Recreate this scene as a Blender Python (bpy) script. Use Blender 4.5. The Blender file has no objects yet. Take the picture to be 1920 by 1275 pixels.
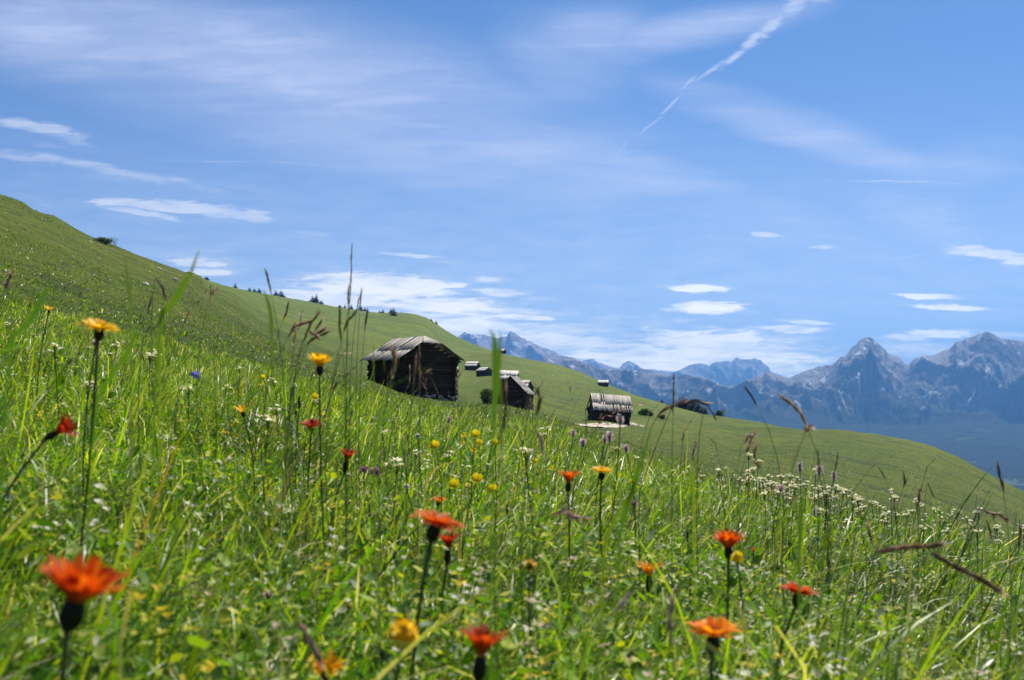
import bpy, bmesh, math, random
import numpy as np
from mathutils import Vector, Matrix
C = bpy.context
SC = C.scene
COL = SC.collection
R = math.radians
rnd = random.Random(11)
NP = np.random.RandomState(5)

# ------------------------------------------------------------------ camera
F = 1884.0          # focal length in pixels of the 1920 wide photograph
CX, HY = 960.0, 790.0   # principal column and horizon row
cam_d = bpy.data.cameras.new('camera')
cam = bpy.data.objects.new('camera', cam_d)
COL.objects.link(cam)
cam.location = (0, 0, 0)
cam.rotation_euler = (R(90), 0, 0)
cam_d.sensor_width = 36.0
cam_d.lens = F / 1920 * 36
cam_d.shift_y = (HY - 637.5) / 1920
cam_d.clip_start = 0.01
cam_d.clip_end = 90000
cam_d.dof.use_dof = True
cam_d.dof.focus_distance = 7.0
cam_d.dof.aperture_fstop = 12
SC.camera = cam

# ------------------------------------------------------------------ light
SUN_AZ, SUN_EL = R(32), R(54)
SC.view_settings.view_transform = 'Standard'
SC.view_settings.look = 'None'
SC.view_settings.gamma = 1
SC.view_settings.exposure = 0.68
SC.cycles.max_bounces = 6
SC.cycles.diffuse_bounces = 3
SC.cycles.transparent_max_bounces = 8
SC.cycles.volume_bounces = 0
SC.cycles.caustics_reflective = False
SC.cycles.caustics_refractive = False
sun_d = bpy.data.lights.new('sun', 'SUN')
sun_d.energy = 5.0
sun_d.angle = R(0.53)
sun_d.color = (1.0, 0.93, 0.80)
sun = bpy.data.objects.new('sun', sun_d)
COL.objects.link(sun)
sd = Vector((math.sin(SUN_AZ) * math.cos(SUN_EL), math.cos(SUN_AZ) * math.cos(SUN_EL), math.sin(SUN_EL)))
sun.rotation_euler = sd.to_track_quat('Z', 'Y').to_euler()
sun.location = (20, 20, 60)

# ------------------------------------------------------------------ node helper
class NT:
    def __init__(s, tree):
        s.t = tree
        s.n = tree.nodes
        s.l = tree.links
    def new(s, typ, **kw):
        nd = s.n.new(typ)
        for k, v in kw.items():
            setattr(nd, k, v)
        return nd
    def link(s, a, b):
        s.l.new(a, b)
    def setin(s, sock, v):
        if hasattr(v, 'is_linked') or isinstance(v, bpy.types.NodeSocket):
            s.l.new(v, sock)
        elif isinstance(v, (tuple, list)) and sock.type == 'RGBA' and len(v) == 3:
            sock.default_value = (*v, 1)
        else:
            sock.default_value = v
    def math(s, op, a, b=0.0, c=0.0, clamp=False):
        m = s.new('ShaderNodeMath', operation=op)
        m.use_clamp = clamp
        s.setin(m.inputs[0], a); s.setin(m.inputs[1], b); s.setin(m.inputs[2], c)
        return m.outputs[0]
    def mix(s, fac, a, b, blend='MIX'):
        m = s.new('ShaderNodeMix', data_type='RGBA')
        m.blend_type = blend
        s.setin(m.inputs[0], fac); s.setin(m.inputs[6], a); s.setin(m.inputs[7], b)
        return m.outputs[2]
    def noise(s, vec, scale, detail=4, rough=0.55, dist=0.0):
        m = s.new('ShaderNodeTexNoise')
        if vec is not None:
            s.l.new(vec, m.inputs['Vector'])
        s.setin(m.inputs['Scale'], scale)
        m.inputs['Detail'].default_value = detail
        m.inputs['Roughness'].default_value = rough
        m.inputs['Distortion'].default_value = dist
        return m.outputs[0]
    def ramp(s, fac, lo, hi, a=0.0, b=1.0, smooth=True):
        m = s.new('ShaderNodeMapRange')
        m.interpolation_type = 'SMOOTHSTEP' if smooth else 'LINEAR'
        s.setin(m.inputs[0], fac)
        m.inputs[1].default_value = lo; m.inputs[2].default_value = hi
        m.inputs[3].default_value = a; m.inputs[4].default_value = b
        return m.outputs[0]
    def mapping(s, vec, loc=(0, 0, 0), rot=(0, 0, 0), scale=(1, 1, 1), typ='POINT'):
        m = s.new('ShaderNodeMapping', vector_type=typ)
        s.l.new(vec, m.inputs[0])
        m.inputs[1].default_value = loc
        m.inputs[2].default_value = rot
        m.inputs[3].default_value = scale
        return m.outputs[0]
    def vmath(s, op, a, b=None, scale=None):
        m = s.new('ShaderNodeVectorMath', operation=op)
        s.setin(m.inputs[0], a)
        if b is not None: s.setin(m.inputs[1], b)
        if scale is not None: s.setin(m.inputs[3], scale)
        return m.outputs[0] if op not in ('LENGTH', 'DOT_PRODUCT', 'DISTANCE') else m.outputs[1]
    def sep(s, v):
        m = s.new('ShaderNodeSeparateXYZ'); s.l.new(v, m.inputs[0]); return m.outputs
    def comb(s, x, y, z=0.0):
        m = s.new('ShaderNodeCombineXYZ')
        s.setin(m.inputs[0], x); s.setin(m.inputs[1], y); s.setin(m.inputs[2], z)
        return m.outputs[0]

# ------------------------------------------------------------------ sky
world = bpy.data.worlds.new('World')
SC.world = world
world.use_nodes = True
world.cycles.sampling_method = 'MANUAL'
world.cycles.sample_map_resolution = 512
w = NT(world.node_tree)
w.n.clear()
SKY_STRENGTH = 0.066
out = w.new('ShaderNodeOutputWorld')
bg = w.new('ShaderNodeBackground')
bg.inputs[1].default_value = SKY_STRENGTH
w.link(bg.outputs[0], out.inputs[0])
sky = w.new('ShaderNodeTexSky', sky_type='NISHITA')
sky.sun_disc = False
sky.sun_elevation = SUN_EL
sky.sun_rotation = SUN_AZ
sky.altitude = 2000
sky.air_density = 1.0
sky.dust_density = 0.4
sky.ozone_density = 2.5
tc = w.new('ShaderNodeTexCoord')
dirv = tc.outputs['Generated']
dx, dy, dz = w.sep(dirv)
dyc = w.math('MAXIMUM', w.math('ABSOLUTE', dy), 0.12)
# clouds are laid out on a great far sheet of sky, by tangent of azimuth and elevation
U = w.math('DIVIDE', dx, dyc)
V = w.math('DIVIDE', dz, dyc)
P = w.comb(U, V, 0.0)
def uv(px, py):
    return ((px - CX) / F, (HY - py) / F)
wn = w.new('ShaderNodeTexNoise'); w.link(w.mapping(P, scale=(1.0, 3.2, 1)), wn.inputs['Vector'])
wn.inputs['Scale'].default_value = 14; wn.inputs['Detail'].default_value = 5; wn.inputs['Roughness'].default_value = 0.62
wv = w.vmath('SUBTRACT', wn.outputs[1], (0.5, 0.5, 0.5))
Pw = w.vmath('ADD', P, w.vmath('MULTIPLY', wv, (0.040, 0.0085, 0)))
acc = None
def add_acc(m):
    global acc
    acc = m if acc is None else w.math('MAXIMUM', acc, m)
# cx, cy, rx, ry (photo pixels), clockwise tilt in degrees, density, softness
lens = [
 (330, 388, 190, 13, 4, .95, .5), (262, 398, 100, 9, 11, .85, .6), (230, 375, 75, 9, 2, .9, .6), (590, 438, 80, 7, 6, .5, .9), (430, 402, 110, 12, 7, .8, .6),
 (370, 484, 90, 8, 3, .6, .8), (372, 492, 76, 10, 2, .85, .6), (400, 510, 70, 9, 2, .85, .6), (390, 468, 50, 5, 2, .5, .8),
 (755, 478, 78, 6, 2, .85, .6), (825, 491, 45, 4, 3, .5, .8),
 (1000, 640, 620, 70, 3, .62, 1.0), (720, 540, 190, 36, 2, .98, .5), (700, 524, 130, 16, 1, .8, .6), (620, 560, 200, 30, 4, .9, .7), (820, 572, 190, 26, 3, .95, .7), (900, 640, 300, 40, 2, .9, .8), (1200, 690, 320, 40, 1, .95, .8),
 (915, 522, 62, 10, 3, .75, .8), (930, 547, 72, 12, 2, .8, .7), (960, 582, 110, 9, 2, .75, .7), (880, 600, 240, 28, 3, .8, 1.0), (1000, 620, 260, 26, 2, .72, 1.0),
 (640, 520, 120, 12, 2, .8, .8), (800, 600, 300, 30, 3, .85, 1.0), (1060, 640, 300, 30, 3, .9, 1.0), (1380, 640, 240, 26, 2, .9, 1.0), (980, 596, 100, 8, 2, .9, .7),
 (1310, 540, 75, 9, 2, 1.0, .4), (1330, 577, 84, 14, 3, 1.0, .4), (1280, 600, 30, 5, 2, .5, .8),
 (1330, 640, 200, 30, 2, .98, .6), (1250, 668, 300, 34, 2, .98, .7), (1440, 670, 160, 24, 2, .95, .7), (880, 610, 200, 22, 3, .95, .6), (740, 600, 140, 16, 2, .9, .7), (1480, 617, 84, 10, 2, .95, .6), (1508, 604, 64, 7, 3, .85, .6),
 (1290, 665, 320, 42, 2, .9, .9), (1150, 650, 250, 26, 2, .8, .9), (1400, 655, 200, 22, 3, .85, .7), (1000, 560, 60, 5, 2, .4, .8),
 (1430, 690, 230, 40, 2, .82, .9), (1100, 690, 200, 32, 2, .8, .9),
 (1735, 556, 68, 7, 3, .95, .5), (1795, 576, 84, 8, 2, .95, .5), (1760, 626, 84, 10, 1, .9, .5), (1690, 634, 64, 8, 3, .85, .6),
 (1720, 655, 110, 18, 2, .75, .7), (1880, 628, 80, 6, 2, .6, .7),
 (1850, 474, 100, 15, 5, .95, .6), (1905, 488, 44, 15, -6, .9, .6), (1700, 482, 60, 4, -5, .5, .7), (1437, 440, 38, 6, 4, .85, .6), (1545, 463, 34, 6, 0, .7, .7),
 (1766, 392, 22, 8, 0, .55, .9), (1328, 442, 10, 4, 0, .45, .9), (1715, 392, 22, 5, 5, .3, .9),
 (60, 236, 120, 14, 10, .75, .8), (145, 262, 60, 24, 14, .4, 1.), (95, 274, 60, 10, 10, .3, 1.), (100, 392, 90, 10, 22, .4, 1.0),
 (200, 318, 330, 14, 11, .62, .95), (480, 358, 240, 12, 9, .35, 1.0), (40, 296, 120, 9, 8, .5, .9), (600, 452, 110, 6, 12, .35, 1.),
 (400, 302, 140, 2.2, 1, .45, 1.0), (560, 306, 130, 2.0, 3, .5, 1.0), (1690, 340, 190, 2.6, 1, .75, 1.0), (1480, 338, 120, 2, -1, .25, 1.0),
 (1560, 420, 90, 2.4, -8, .3, 1.0), (1500, 380, 80, 8, 12, .3, 1.0),
 # condensation trail, widening as it climbs
 (1164, 281, 34, 7, -48, .42, .9), (1215, 240, 52, 4, -38, .45, .9), (1262, 196, 46, 4, -42, .55, .9), (1292, 156, 38, 5, -48, .6, .9), (1330, 134, 56, 6, -33, .62, 1.1),
 (1380, 106, 50, 8, -36, .7, 1.1), (1412, 76, 54, 13, -42, .66, 1.15), (1450, 44, 66, 19, -43, .66, 1.15), (1490, 8, 66, 24, -42, .6, 1.2), (1545, -20, 66, 32, -38, .5, 1.2),
]
PwX, PwY, _z = w.sep(Pw)
PtX, PtY, _z = w.sep(w.vmath('ADD', P, w.vmath('MULTIPLY', wv, (0.011, 0.005, 0))))
ero = w.math('MULTIPLY', w.math('SUBTRACT', w.noise(w.mapping(P, loc=(7, 2, 0), rot=(0, 0, R(4)), scale=(1.0, 6.0, 1)), 34, 6, 0.66, 0.4), 0.5), 1.5)
for (cx, cy, rx, ry, tilt, dens, soft) in lens:
    u0, v0 = uv(cx, cy)
    # the running sum rides along in z (scaled away) so that the nodes are evaluated one after another
    tr_ = tilt < -30
    mp = w.mapping(w.comb(PtX if tr_ else PwX, PtY if tr_ else PwY, acc if acc is not None else 0.0), loc=(u0, v0, 0), rot=(0, 0, R(-tilt)), scale=(rx / F * 1.12, ry / F * 1.15, 1e6), typ='TEXTURE')
    ln = w.math('ADD', w.vmath('LENGTH', mp), ero) if rx > 25 else w.vmath('LENGTH', mp)
    add_acc(w.ramp(ln, 1.0, 1.0 - min(1.15, soft + .22) * 0.75, 0.0, dens))
# broken texture inside the clouds
tex = w.noise(w.mapping(P, rot=(0, 0, R(3)), scale=(1, 5.5, 1)), 16, 6, 0.6, 0.3)
acc = w.math('MULTIPLY', acc, w.ramp(tex, 0.25, 0.58, 0.62, 1.0))
# high cirrus veil in long diagonal streaks
st1 = w.noise(w.mapping(P, rot=(0, 0, R(17)), scale=(1.0, 4.6, 1)), 3.1, 7, 0.60, 0.6)
st2 = w.noise(w.mapping(P, loc=(3, 1, 0), rot=(0, 0, R(12)), scale=(1.5, 11, 1)), 5.5, 6, 0.65, 0.3)
ciracc = None
cirrus = [(700, 230, 1100, 210, 14, .62), (1450, 420, 700, 130, 12, .5), (500, 120, 900, 170, 11, .85), (900, 250, 640, 120, 17, .75), (150, 70, 520, 150, 10, .8), (1290, 55, 330, 50, -9, .75), (1110, 70, 200, 90, 0, .6),
          (1560, 265, 560, 70, 18, .65), (1180, 320, 460, 80, 12, .65), (1740, 420, 360, 120, 14, .6), (1050, 120, 200, 140, 10, .5), (1800, 320, 300, 100, -8, .5), (700, 200, 1000, 170, 12, .5), (1690, 545, 280, 60, 22, .55), (300, 350, 500, 60, 9, .35)]
for (cx, cy, rx, ry, tilt, dens) in cirrus:
    u0, v0 = uv(cx, cy)
    mp = w.mapping(w.comb(PwX, PwY, ciracc if ciracc is not None else acc), loc=(u0, v0, 0), rot=(0, 0, R(-tilt)), scale=(rx / F, ry / F, 1e6), typ='TEXTURE')
    m = w.ramp(w.vmath('LENGTH', mp), 1.0, 0.1, 0.0, dens)
    ciracc = m if ciracc is None else w.math('MAXIMUM', ciracc, m)
cirm = w.math('MULTIPLY', ciracc, w.math('ADD', w.ramp(st1, 0.25, 0.68, 0.5, 0.92), w.ramp(st2, 0.42, 0.72, -0.05, 0.3)))
# thin milky band low over the horizon
band = w.math('MULTIPLY', w.ramp(V, 0.40, 0.04, 0.0, 0.66), w.ramp(tex, 0.2, 0.8, 0.6, 1.1))
total = w.math('MAXIMUM', w.math('MAXIMUM', acc, cirm), band, clamp=True)
front = w.ramp(dz, -0.02, 0.01, 0.0, 1.0)
total = w.math('MULTIPLY', total, front)
skyc = w.mix(1.0, sky.outputs[0], (0.70, 0.87, 1.07), 'MULTIPLY')
cloudc = w.mix(acc, w.mix(w.ramp(V, 0.34, 0.05), (6.2, 6.7, 8.8), (9.6, 10.4, 11.0)), w.mix(w.ramp(V, 0.22, 0.03), (8.9, 9.1, 9.6), (27.0, 23.6, 15.4)))
w.link(w.mix(total, skyc, cloudc), bg.inputs[0])

# ------------------------------------------------------------------ numpy noise
def _h(ix, iy, seed):
    h = (ix.astype(np.int64) * 374761393 + iy.astype(np.int64) * 668265263 + seed * 974634777) & 0xffffffff
    h = ((h ^ (h >> 13)) * 1274126177) & 0xffffffff
    h = ((h ^ (h >> 16)) * 2246822519) & 0xffffffff
    return (h ^ (h >> 15)) & 0xffff
def gnoise(x, y, seed=0):
    x = np.asarray(x, float); y = np.asarray(y, float)
    ix = np.floor(x); iy = np.floor(y)
    fx = x - ix; fy = y - iy
    sx = fx * fx * fx * (fx * (fx * 6 - 15) + 10); sy = fy * fy * fy * (fy * (fy * 6 - 15) + 10)
    def g(ox, oy):
        a = _h(ix + ox, iy + oy, seed) * (2 * np.pi / 65536.0)
        return np.cos(a) * (fx - ox) + np.sin(a) * (fy - oy)
    a = g(0, 0) * (1 - sx) + g(1, 0) * sx
    b = g(0, 1) * (1 - sx) + g(1, 1) * sx
    return (a * (1 - sy) + b * sy) * 1.5
def fbm(x, y, oct=5, seed=0, gain=0.5, lac=2.03):
    s = 0; a = 1; n = 0
    for k in range(oct):
        s = s + a * gnoise(x, y, seed + k * 17); n += a
        a *= gain; x = x * lac + 13.7; y = y * lac + 7.3
    return s / n
def ridged(x, y, oct=5, seed=0, gain=0.55, lac=2.05):
    s = 0; a = 1; n = 0; prev = 1.0
    for k in range(oct):
        r = 1 - np.abs(gnoise(x, y, seed + k * 31)) * 1.6
        r = np.clip(r, 0, 1) ** 2
        s = s + a * r * prev; n += a
        prev = np.clip(r * 1.3, 0, 1)
        a *= gain; x = x * lac + 3.7; y = y * lac + 9.3
    return s / n
def pchip(xk, yk, x):
    """xk (n), yk (n, ...) -> values at x (m, ...)"""
    xk = np.asarray(xk, float); yk = np.asarray(yk, float)
    h = np.diff(xk); sh = (slice(None),) + (None,) * (yk.ndim - 1)
    d = np.diff(yk, axis=0) / h[sh]
    m = np.zeros_like(yk)
    w1 = (2 * h[1:] + h[:-1])[sh]; w2 = (h[1:] + 2 * h[:-1])[sh]
    ok = d[1:] * d[:-1] > 0
    with np.errstate(divide='ignore', invalid='ignore'):
        mm = (w1 + w2) / (w1 / d[:-1] + w2 / d[1:])
    m[1:-1] = np.where(ok, mm, 0)
    m[0] = d[0]; m[-1] = d[-1]
    x = np.clip(x, xk[0], xk[-1])
    i = np.clip(np.searchsorted(xk, x) - 1, 0, len(xk) - 2)
    t = ((x - xk[i]) / h[i])[(slice(None),) + (None,) * (yk.ndim - 1)]
    hh = h[i][(slice(None),) + (None,) * (yk.ndim - 1)]
    return ((1 + 2 * t) * (1 - t) ** 2 * yk[i] + t * (1 - t) ** 2 * hh * m[i]
            + t * t * (3 - 2 * t) * yk[i + 1] + t * t * (t - 1) * hh * m[i + 1])

# ------------------------------------------------------------------ lie of the land
def plane_z(x, y):
    return -0.28 - 0.20 * x + 0.037 * y
YK = [3, 6, 12, 20, 35, 60, 90, 140, 220, 330, 450, 650, 900, 1300]
TAB = {
 -500: [None, 565, 480, 420, 340, 260, 215, 250, 300],
 0:    [None, 655, 590, 545, 480, 410, 366, 400, 440, 470, 490, 510, 530],
 150:  [None, 685, 628, 588, 533, 478, 436, 462, 490, 505, 515, 528, 545],
 300:  [None, 715, 666, 628, 585, 538, 497, 515, 530, 540, 545, 552, 560],
 360:  [None, 728, 680, 643, 606, 568, 535, 535, 536, 538, 541, 545, 555],
 430:  [None, 742, 697, 663, 630, 602, 580, 564, 553, 546, 541, 537, 545],
 500:  [None, 757, 714, 684, 655, 636, 626, 614, 600, 585, 572, 558, 552.5, 560],
 600:  [None, 778, 738, 714, 697, 688, 680, 661, 641, 621, 604, 584, 569.5, 575],
 700:  [None, 800, 764, 744, 729, 718, 709, 692, 670, 648, 629, 604, 586, 592],
 780:  [None, 818, 784, 764, 752, 747, 741, 722, 698, 674, 652, 620, 590, 600],
 860:  [None, 836, 802, 776, 762, 758, 760, 748, 728, 704, 686, 660, 633.5, 640],
 960:  [None, 858, 820, 788, 770, 770, 771, 756, 726, 706, 690, 669, 674, 690],
 1060: [None, 882, 842, 812, 795, 798, 802, 787, 758, 733, 712, 690, 700, 730],
 1140: [None, 905, 868, 842, 826, 822, 814, 790, 765, 744, 729, 724, 760],
 1220: [None, 925, 894, 872, 855, 845, 828, 800, 778, 760, 750, 765],
 1300: [None, 946, 920, 902, 882, 862, 838, 810, 790, 778, 774, 792],
 1400: [None, 970, 952, 940, 914, 885, 855, 825, 803, 791, 802, 830],
 1540: [None, 1004, 998, 985, 955, 915, 870, 832, 810, 825, 850],
 1700: [None, 1036, 1040, 1030, 1000, 950, 905, 858, 830, 862],
 1920: [None, 1078, 1096, 1095, 1070, 1030, 985, 943, 922, 962],
 2400: [None, 1180, 1230, 1250, 1240, 1220, 1190, 1150, 1130, 1160],
}
SKYL = [(0,366),(20,373),(45,382),(60,393),(83,403),(100,406),(150,436),(180,450),(210,461),(260,481),(300,497),(350,515),(400,530),(440,540),(480,549),(510,554),(560,562),(600,570),(640,577),(680,583),(710,587),(740,587),(760,588),(780,590),(800,596),(820,609),(840,622),(857,632),(880,643),(920,657),(960,668),(1000,676),(1040,684),(1080,695),(1120,711),(1145,724),(1180,737),(1220,750),(1260,763),(1300,774),(1340,782),(1400,791),(1440,797),(1480,806),(1510,811),(1540,810),(1580,811),(1640,818),(1700,828),(1760,845),(1800,860),(1840,882),(1880,903),(1920,922)]
LY_END = 3200.0
lyk = np.log(np.array(YK + [LY_END], float))
pxk = sorted(TAB)
FLY = np.linspace(math.log(3), math.log(LY_END), 420)
tabv = []
for pc in pxk:
    col = TAB[pc]
    ys, vs = [math.log(3)], [0.0]
    u = (pc - CX) / F
    for Y, py in zip(YK, col):
        if py is None: continue
        ys.append(math.log(Y)); vs.append((HY - py) / F - plane_z(u * Y, Y) / Y)
    ys.append(math.log(LY_END)); vs.append(-690 / LY_END - plane_z(u * LY_END, LY_END) / LY_END)
    tabv.append(pchip(np.array(ys), np.array(vs), FLY))
FPX = np.arange(-500, 2401, 4.0)
GV = pchip(np.array(pxk, float), np.array(tabv), FPX)        # delta v on (px, lnY)
FYY = np.exp(FLY)
pv = np.array([[plane_z((p - CX) / F * Y, Y) / Y for Y in FYY] for p in FPX])
VV = GV + pv
mask = (FYY > 50)
vmax = np.where(mask[None, :], VV, -9).max(axis=1)
imax = np.where(mask[None, :], VV, -9).argmax(axis=1)
sk = np.array(SKYL, float)
target = (HY - np.interp(FPX, sk[:, 0], sk[:, 1])) / F
dlt = np.where((FPX >= 0) & (FPX <= 1920), target - vmax, 0)
dlt = np.where(FPX < 0, dlt[FPX >= 0][0] * np.clip(1 + FPX / 200, 0, 1), dlt)
dlt = np.where(FPX > 1920, dlt[FPX <= 1920][-1] * np.clip(1 - (FPX - 1920) / 200, 0, 1), dlt)
lys = FLY[imax]
wgt = np.clip((FLY[None, :] - (lys[:, None] - 0.9)) / 0.8, 0, 1)
wgt = wgt * wgt * (3 - 2 * wgt)
GV = GV + dlt[:, None] * wgt
def zfront(px, Y):
    """height of the ground (without the fine relief) at picture column px and depth Y"""
    px = np.asarray(px, float); Y = np.asarray(Y, float)
    ly = np.log(np.maximum(Y, 3.0))
    a = np.clip((px - FPX[0]) / 4.0, 0, len(FPX) - 1.001); b = np.clip((ly - FLY[0]) / (FLY[1] - FLY[0]), 0, len(FLY) - 1.001)
    i = a.astype(int); j = b.astype(int); fa = a - i; fb = b - j
    g = GV[i, j] * (1 - fa) * (1 - fb) + GV[i + 1, j] * fa * (1 - fb) + GV[i, j + 1] * (1 - fa) * fb + GV[i + 1, j + 1] * fa * fb
    u = (px - CX) / F
    return plane_z(u * Y, Y) + g * Y
def ground_z(x, y):
    x = np.asarray(x, float); y = np.asarray(y, float)
    r = np.hypot(x, y) + 1e-6
    phi = np.arctan2(x, y)
    lim = R(34)
    pc = np.clip(phi, -lim, lim)
    Yc = r * np.cos(pc)
    zf = zfront(CX + F * np.tan(pc), Yc) + (plane_z(x, y) - plane_z(r * np.sin(pc), Yc)) * np.clip(1.2 - r / 60, 0, 1)
    zl = zfront(np.full_like(r, CX - F * math.tan(lim)), r * math.cos(lim)); zr = zfront(np.full_like(r, CX + F * math.tan(lim)), r * math.cos(lim))
    t = np.clip((np.abs(phi) - R(50)) / R(90), 0, 1); t = t * t * (3 - 2 * t)
    mid = np.where(r < 4, plane_z(x, y), 0.5 * (zl + zr) * np.clip((r - 4) / 30, 0, 1) + plane_z(x, y) * np.clip(1 - (r - 4) / 30, 0, 1))
    z = zf * (1 - t) + mid * t
    # hummocks, tussocks
    amp = 0.022 * np.clip(r / 3, 0.25, 1) * np.clip(r / 8, 1, 6)
    wl = np.clip(r / 6, 0.5, 1e9)
    z = z + amp * fbm(x * 1.3, y * 1.3, 3, 3) * np.clip(1.5 - r / 60, 0, 1)
    z = z + 0.25 * fbm(x / 7, y / 7, 3, 9) * np.clip((r - 6) / 30, 0, 1) * np.clip(1.6 - r / 260, 0, 1)
    z = z + 0.10 * fbm(x / 1.9, y / 3.2, 3, 51) * np.clip((r - 14) / 20, 0, 1) * np.clip(1.8 - r / 160, 0, 1)
    z = z + 1.5 * fbm(x / 42, y / 42, 4, 21) * np.clip((r - 45) / 120, 0, 1)
    return z
def gz(x, y):
    return float(ground_z(np.array([x]), np.array([y]))[0])
def at_px(px, Y):
    x = (px - CX) / F * Y
    return Vector((x, Y, gz(x, Y)))
def hit(px, py, Y0=20, Y1=1400, n=900):
    """ground point seen at a photo position beyond depth Y0"""
    Ys = np.geomspace(Y0, Y1, n); u = (px - CX) / F
    z = ground_z(u * Ys, Ys)
    v = (HY - py) / F * Ys
    k = np.where(z >= v)[0]
    i = k[0] if len(k) else int(np.argmax(z / Ys))
    return Vector((u * Ys[i], Ys[i], z[i]))

# ------------------------------------------------------------------ objects
def new_mesh(name, verts, faces, mat=None, cols=None, smooth=False, uvs=None):
    me = bpy.data.meshes.new(name)
    verts = np.asarray(verts, dtype=np.float32)
    me.vertices.add(len(verts)); me.vertices.foreach_set('co', verts.ravel())
    if isinstance(faces, np.ndarray):
        k = faces.shape[1]; nf = len(faces)
        me.loops.add(nf * k); me.loops.foreach_set('vertex_index', faces.ravel().astype(np.int32))
        me.polygons.add(nf); me.polygons.foreach_set('loop_start', np.arange(0, nf * k, k, dtype=np.int32))
    else:
        ls = np.cumsum([0] + [len(f) for f in faces])
        me.loops.add(int(ls[-1])); me.loops.foreach_set('vertex_index', np.array([i for f in faces for i in f], dtype=np.int32))
        me.polygons.add(len(faces)); me.polygons.foreach_set('loop_start', ls[:-1].astype(np.int32))
    me.update(calc_edges=True)
    if smooth:
        me.polygons.foreach_set('use_smooth', np.ones(len(me.polygons), dtype=bool))
    if cols is not None:
        at = me.color_attributes.new('Col', 'FLOAT_COLOR', 'POINT')
        c = np.ones((len(verts), 4), dtype=np.float32); c[:, :3] = np.asarray(cols, dtype=np.float32)
        at.data.foreach_set('color', c.ravel())
    if mat: me.materials.append(mat)
    return me
def link(name, me, parent=None, loc=None):
    o = bpy.data.objects.new(name, me)
    COL.objects.link(o)
    if parent: o.parent = parent
    if loc is not None: o.location = loc
    return o
def tag(o, label=None, cat=None, group=None, kind=None):
    if label: o['label'] = label
    if cat: o['category'] = cat
    if group: o['group'] = group
    if kind: o['kind'] = kind
    return o
def empty(name, loc, rz=0.0):
    o = bpy.data.objects.new(name, None); COL.objects.link(o)
    o.empty_display_size = 0.1
    o.location = loc; o.rotation_euler = (0, 0, rz)
    return o
def grid_faces(nu, nv, wrap=False):
    i, j = np.meshgrid(np.arange(nu if wrap else nu - 1), np.arange(nv - 1), indexing='ij')
    i2 = (i + 1) % nu
    return np.stack([i * nv + j, i2 * nv + j, i2 * nv + j + 1, i * nv + j + 1], -1).reshape(-1, 4)

# ------------------------------------------------------------------ materials
def mat_new(name):
    m = bpy.data.materials.new(name); m.use_nodes = True
    t = NT(m.node_tree); t.n.clear()
    o = t.new('ShaderNodeOutputMaterial')
    return m, t, o
def principled(t, color, rough=0.8, spec=0.3):
    b = t.new('ShaderNodeBsdfPrincipled')
    t.setin(b.inputs['Base Color'], color)
    t.setin(b.inputs['Roughness'], rough)
    b.inputs['Specular IOR Level'].default_value = spec
    return b
def bump(t, h, dist, strength=1.0):
    b = t.new('ShaderNodeBump'); b.inputs['Distance'].default_value = dist
    b.inputs['Strength'].default_value = strength
    t.link(h, b.inputs['Height']); return b.outputs[0]

def meadow_mat():
    m, t, o = mat_new('meadow_turf')
    g = t.new('ShaderNodeNewGeometry'); pos = g.outputs['Position']
    n1 = t.noise(pos, 0.018, 6, 0.6)
    n2 = t.noise(pos, 0.30, 6, 0.65)
    n3 = t.noise(pos, 2.6, 6, 0.7)
    n4 = t.noise(pos, 0.07, 5, 0.62, 0.8)
    c = t.mix(t.ramp(n1, 0.35, 0.65), (0.100, 0.165, 0.005), (0.180, 0.205, 0.014))
    c = t.mix(t.ramp(n2, 0.35, 0.68, 0, 0.7), c, (0.076, 0.125, 0.004))
    c = t.mix(t.ramp(n4, 0.52, 0.68, 0, 0.6), c, (0.190, 0.178, 0.044))
    c = t.mix(t.ramp(n3, 0.30, 0.6, 0.25, 1.0), (0.050, 0.090, 0.008), c)
    nb_ = t.noise(t.mapping(pos, loc=(31, 7, 0), scale=(1, .6, 1)), 0.030, 3, 0.5, 0.5)
    c = t.mix(t.ramp(nb_, 0.45, 0.62, 0, 0.5), c, (0.165, 0.215, 0.010))
    # scattered dark dwarf shrubs and bare spots of real growth
    n5 = t.noise(pos, 0.045, 8, 0.72, 1.5)
    c = t.mix(t.ramp(n5, 0.545, 0.63, 0, 0.7), c, (0.045, 0.075, 0.016))
    n6 = t.noise(t.mapping(pos, scale=(.7, 1.0, 1.0)), 0.55, 7, 0.75, 0.6)
    c = t.mix(t.ramp(n6, 0.48, 0.62, 0, 0.75), c, (0.030, 0.062, 0.006))
    b = principled(t, c, 0.85, 0.15)
    h = t.math('ADD', t.noise(pos, 1.2, 8, 0.75), t.math('MULTIPLY', t.noise(pos, 0.25, 3), 1.5))
    t.link(bump(t, h, 1.1, 0.9), b.inputs['Normal'])
    t.link(b.outputs[0], o.inputs[0])
    return m
M_turf = meadow_mat()

# ------------------------------------------------------------------ meadow and hillside terrain
az = np.concatenate([np.arange(-180, -40, 3.0), np.arange(-40, 40.01, 0.11), np.arange(43, 180, 3.0)])
rr = np.geomspace(0.1, LY_END * 1.02, 430)
A, RR = np.meshgrid(np.radians(az), rr, indexing='ij')
X = RR * np.sin(A); Yg = RR * np.cos(A); Z = ground_z(X, Yg)
vt = np.stack([X, Yg, Z], -1).reshape(-1, 3)
fc = grid_faces(len(az), len(rr), wrap=True)
# close the small hole under the camera
c0 = len(vt); vt = np.vstack([vt, [[0, 0, plane_z(0, 0)]]])
me = new_mesh('hillside_ground', vt, fc[:, ::-1].copy(), M_turf, smooth=True)
tag(link('hillside_ground', me), kind='structure')

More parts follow.
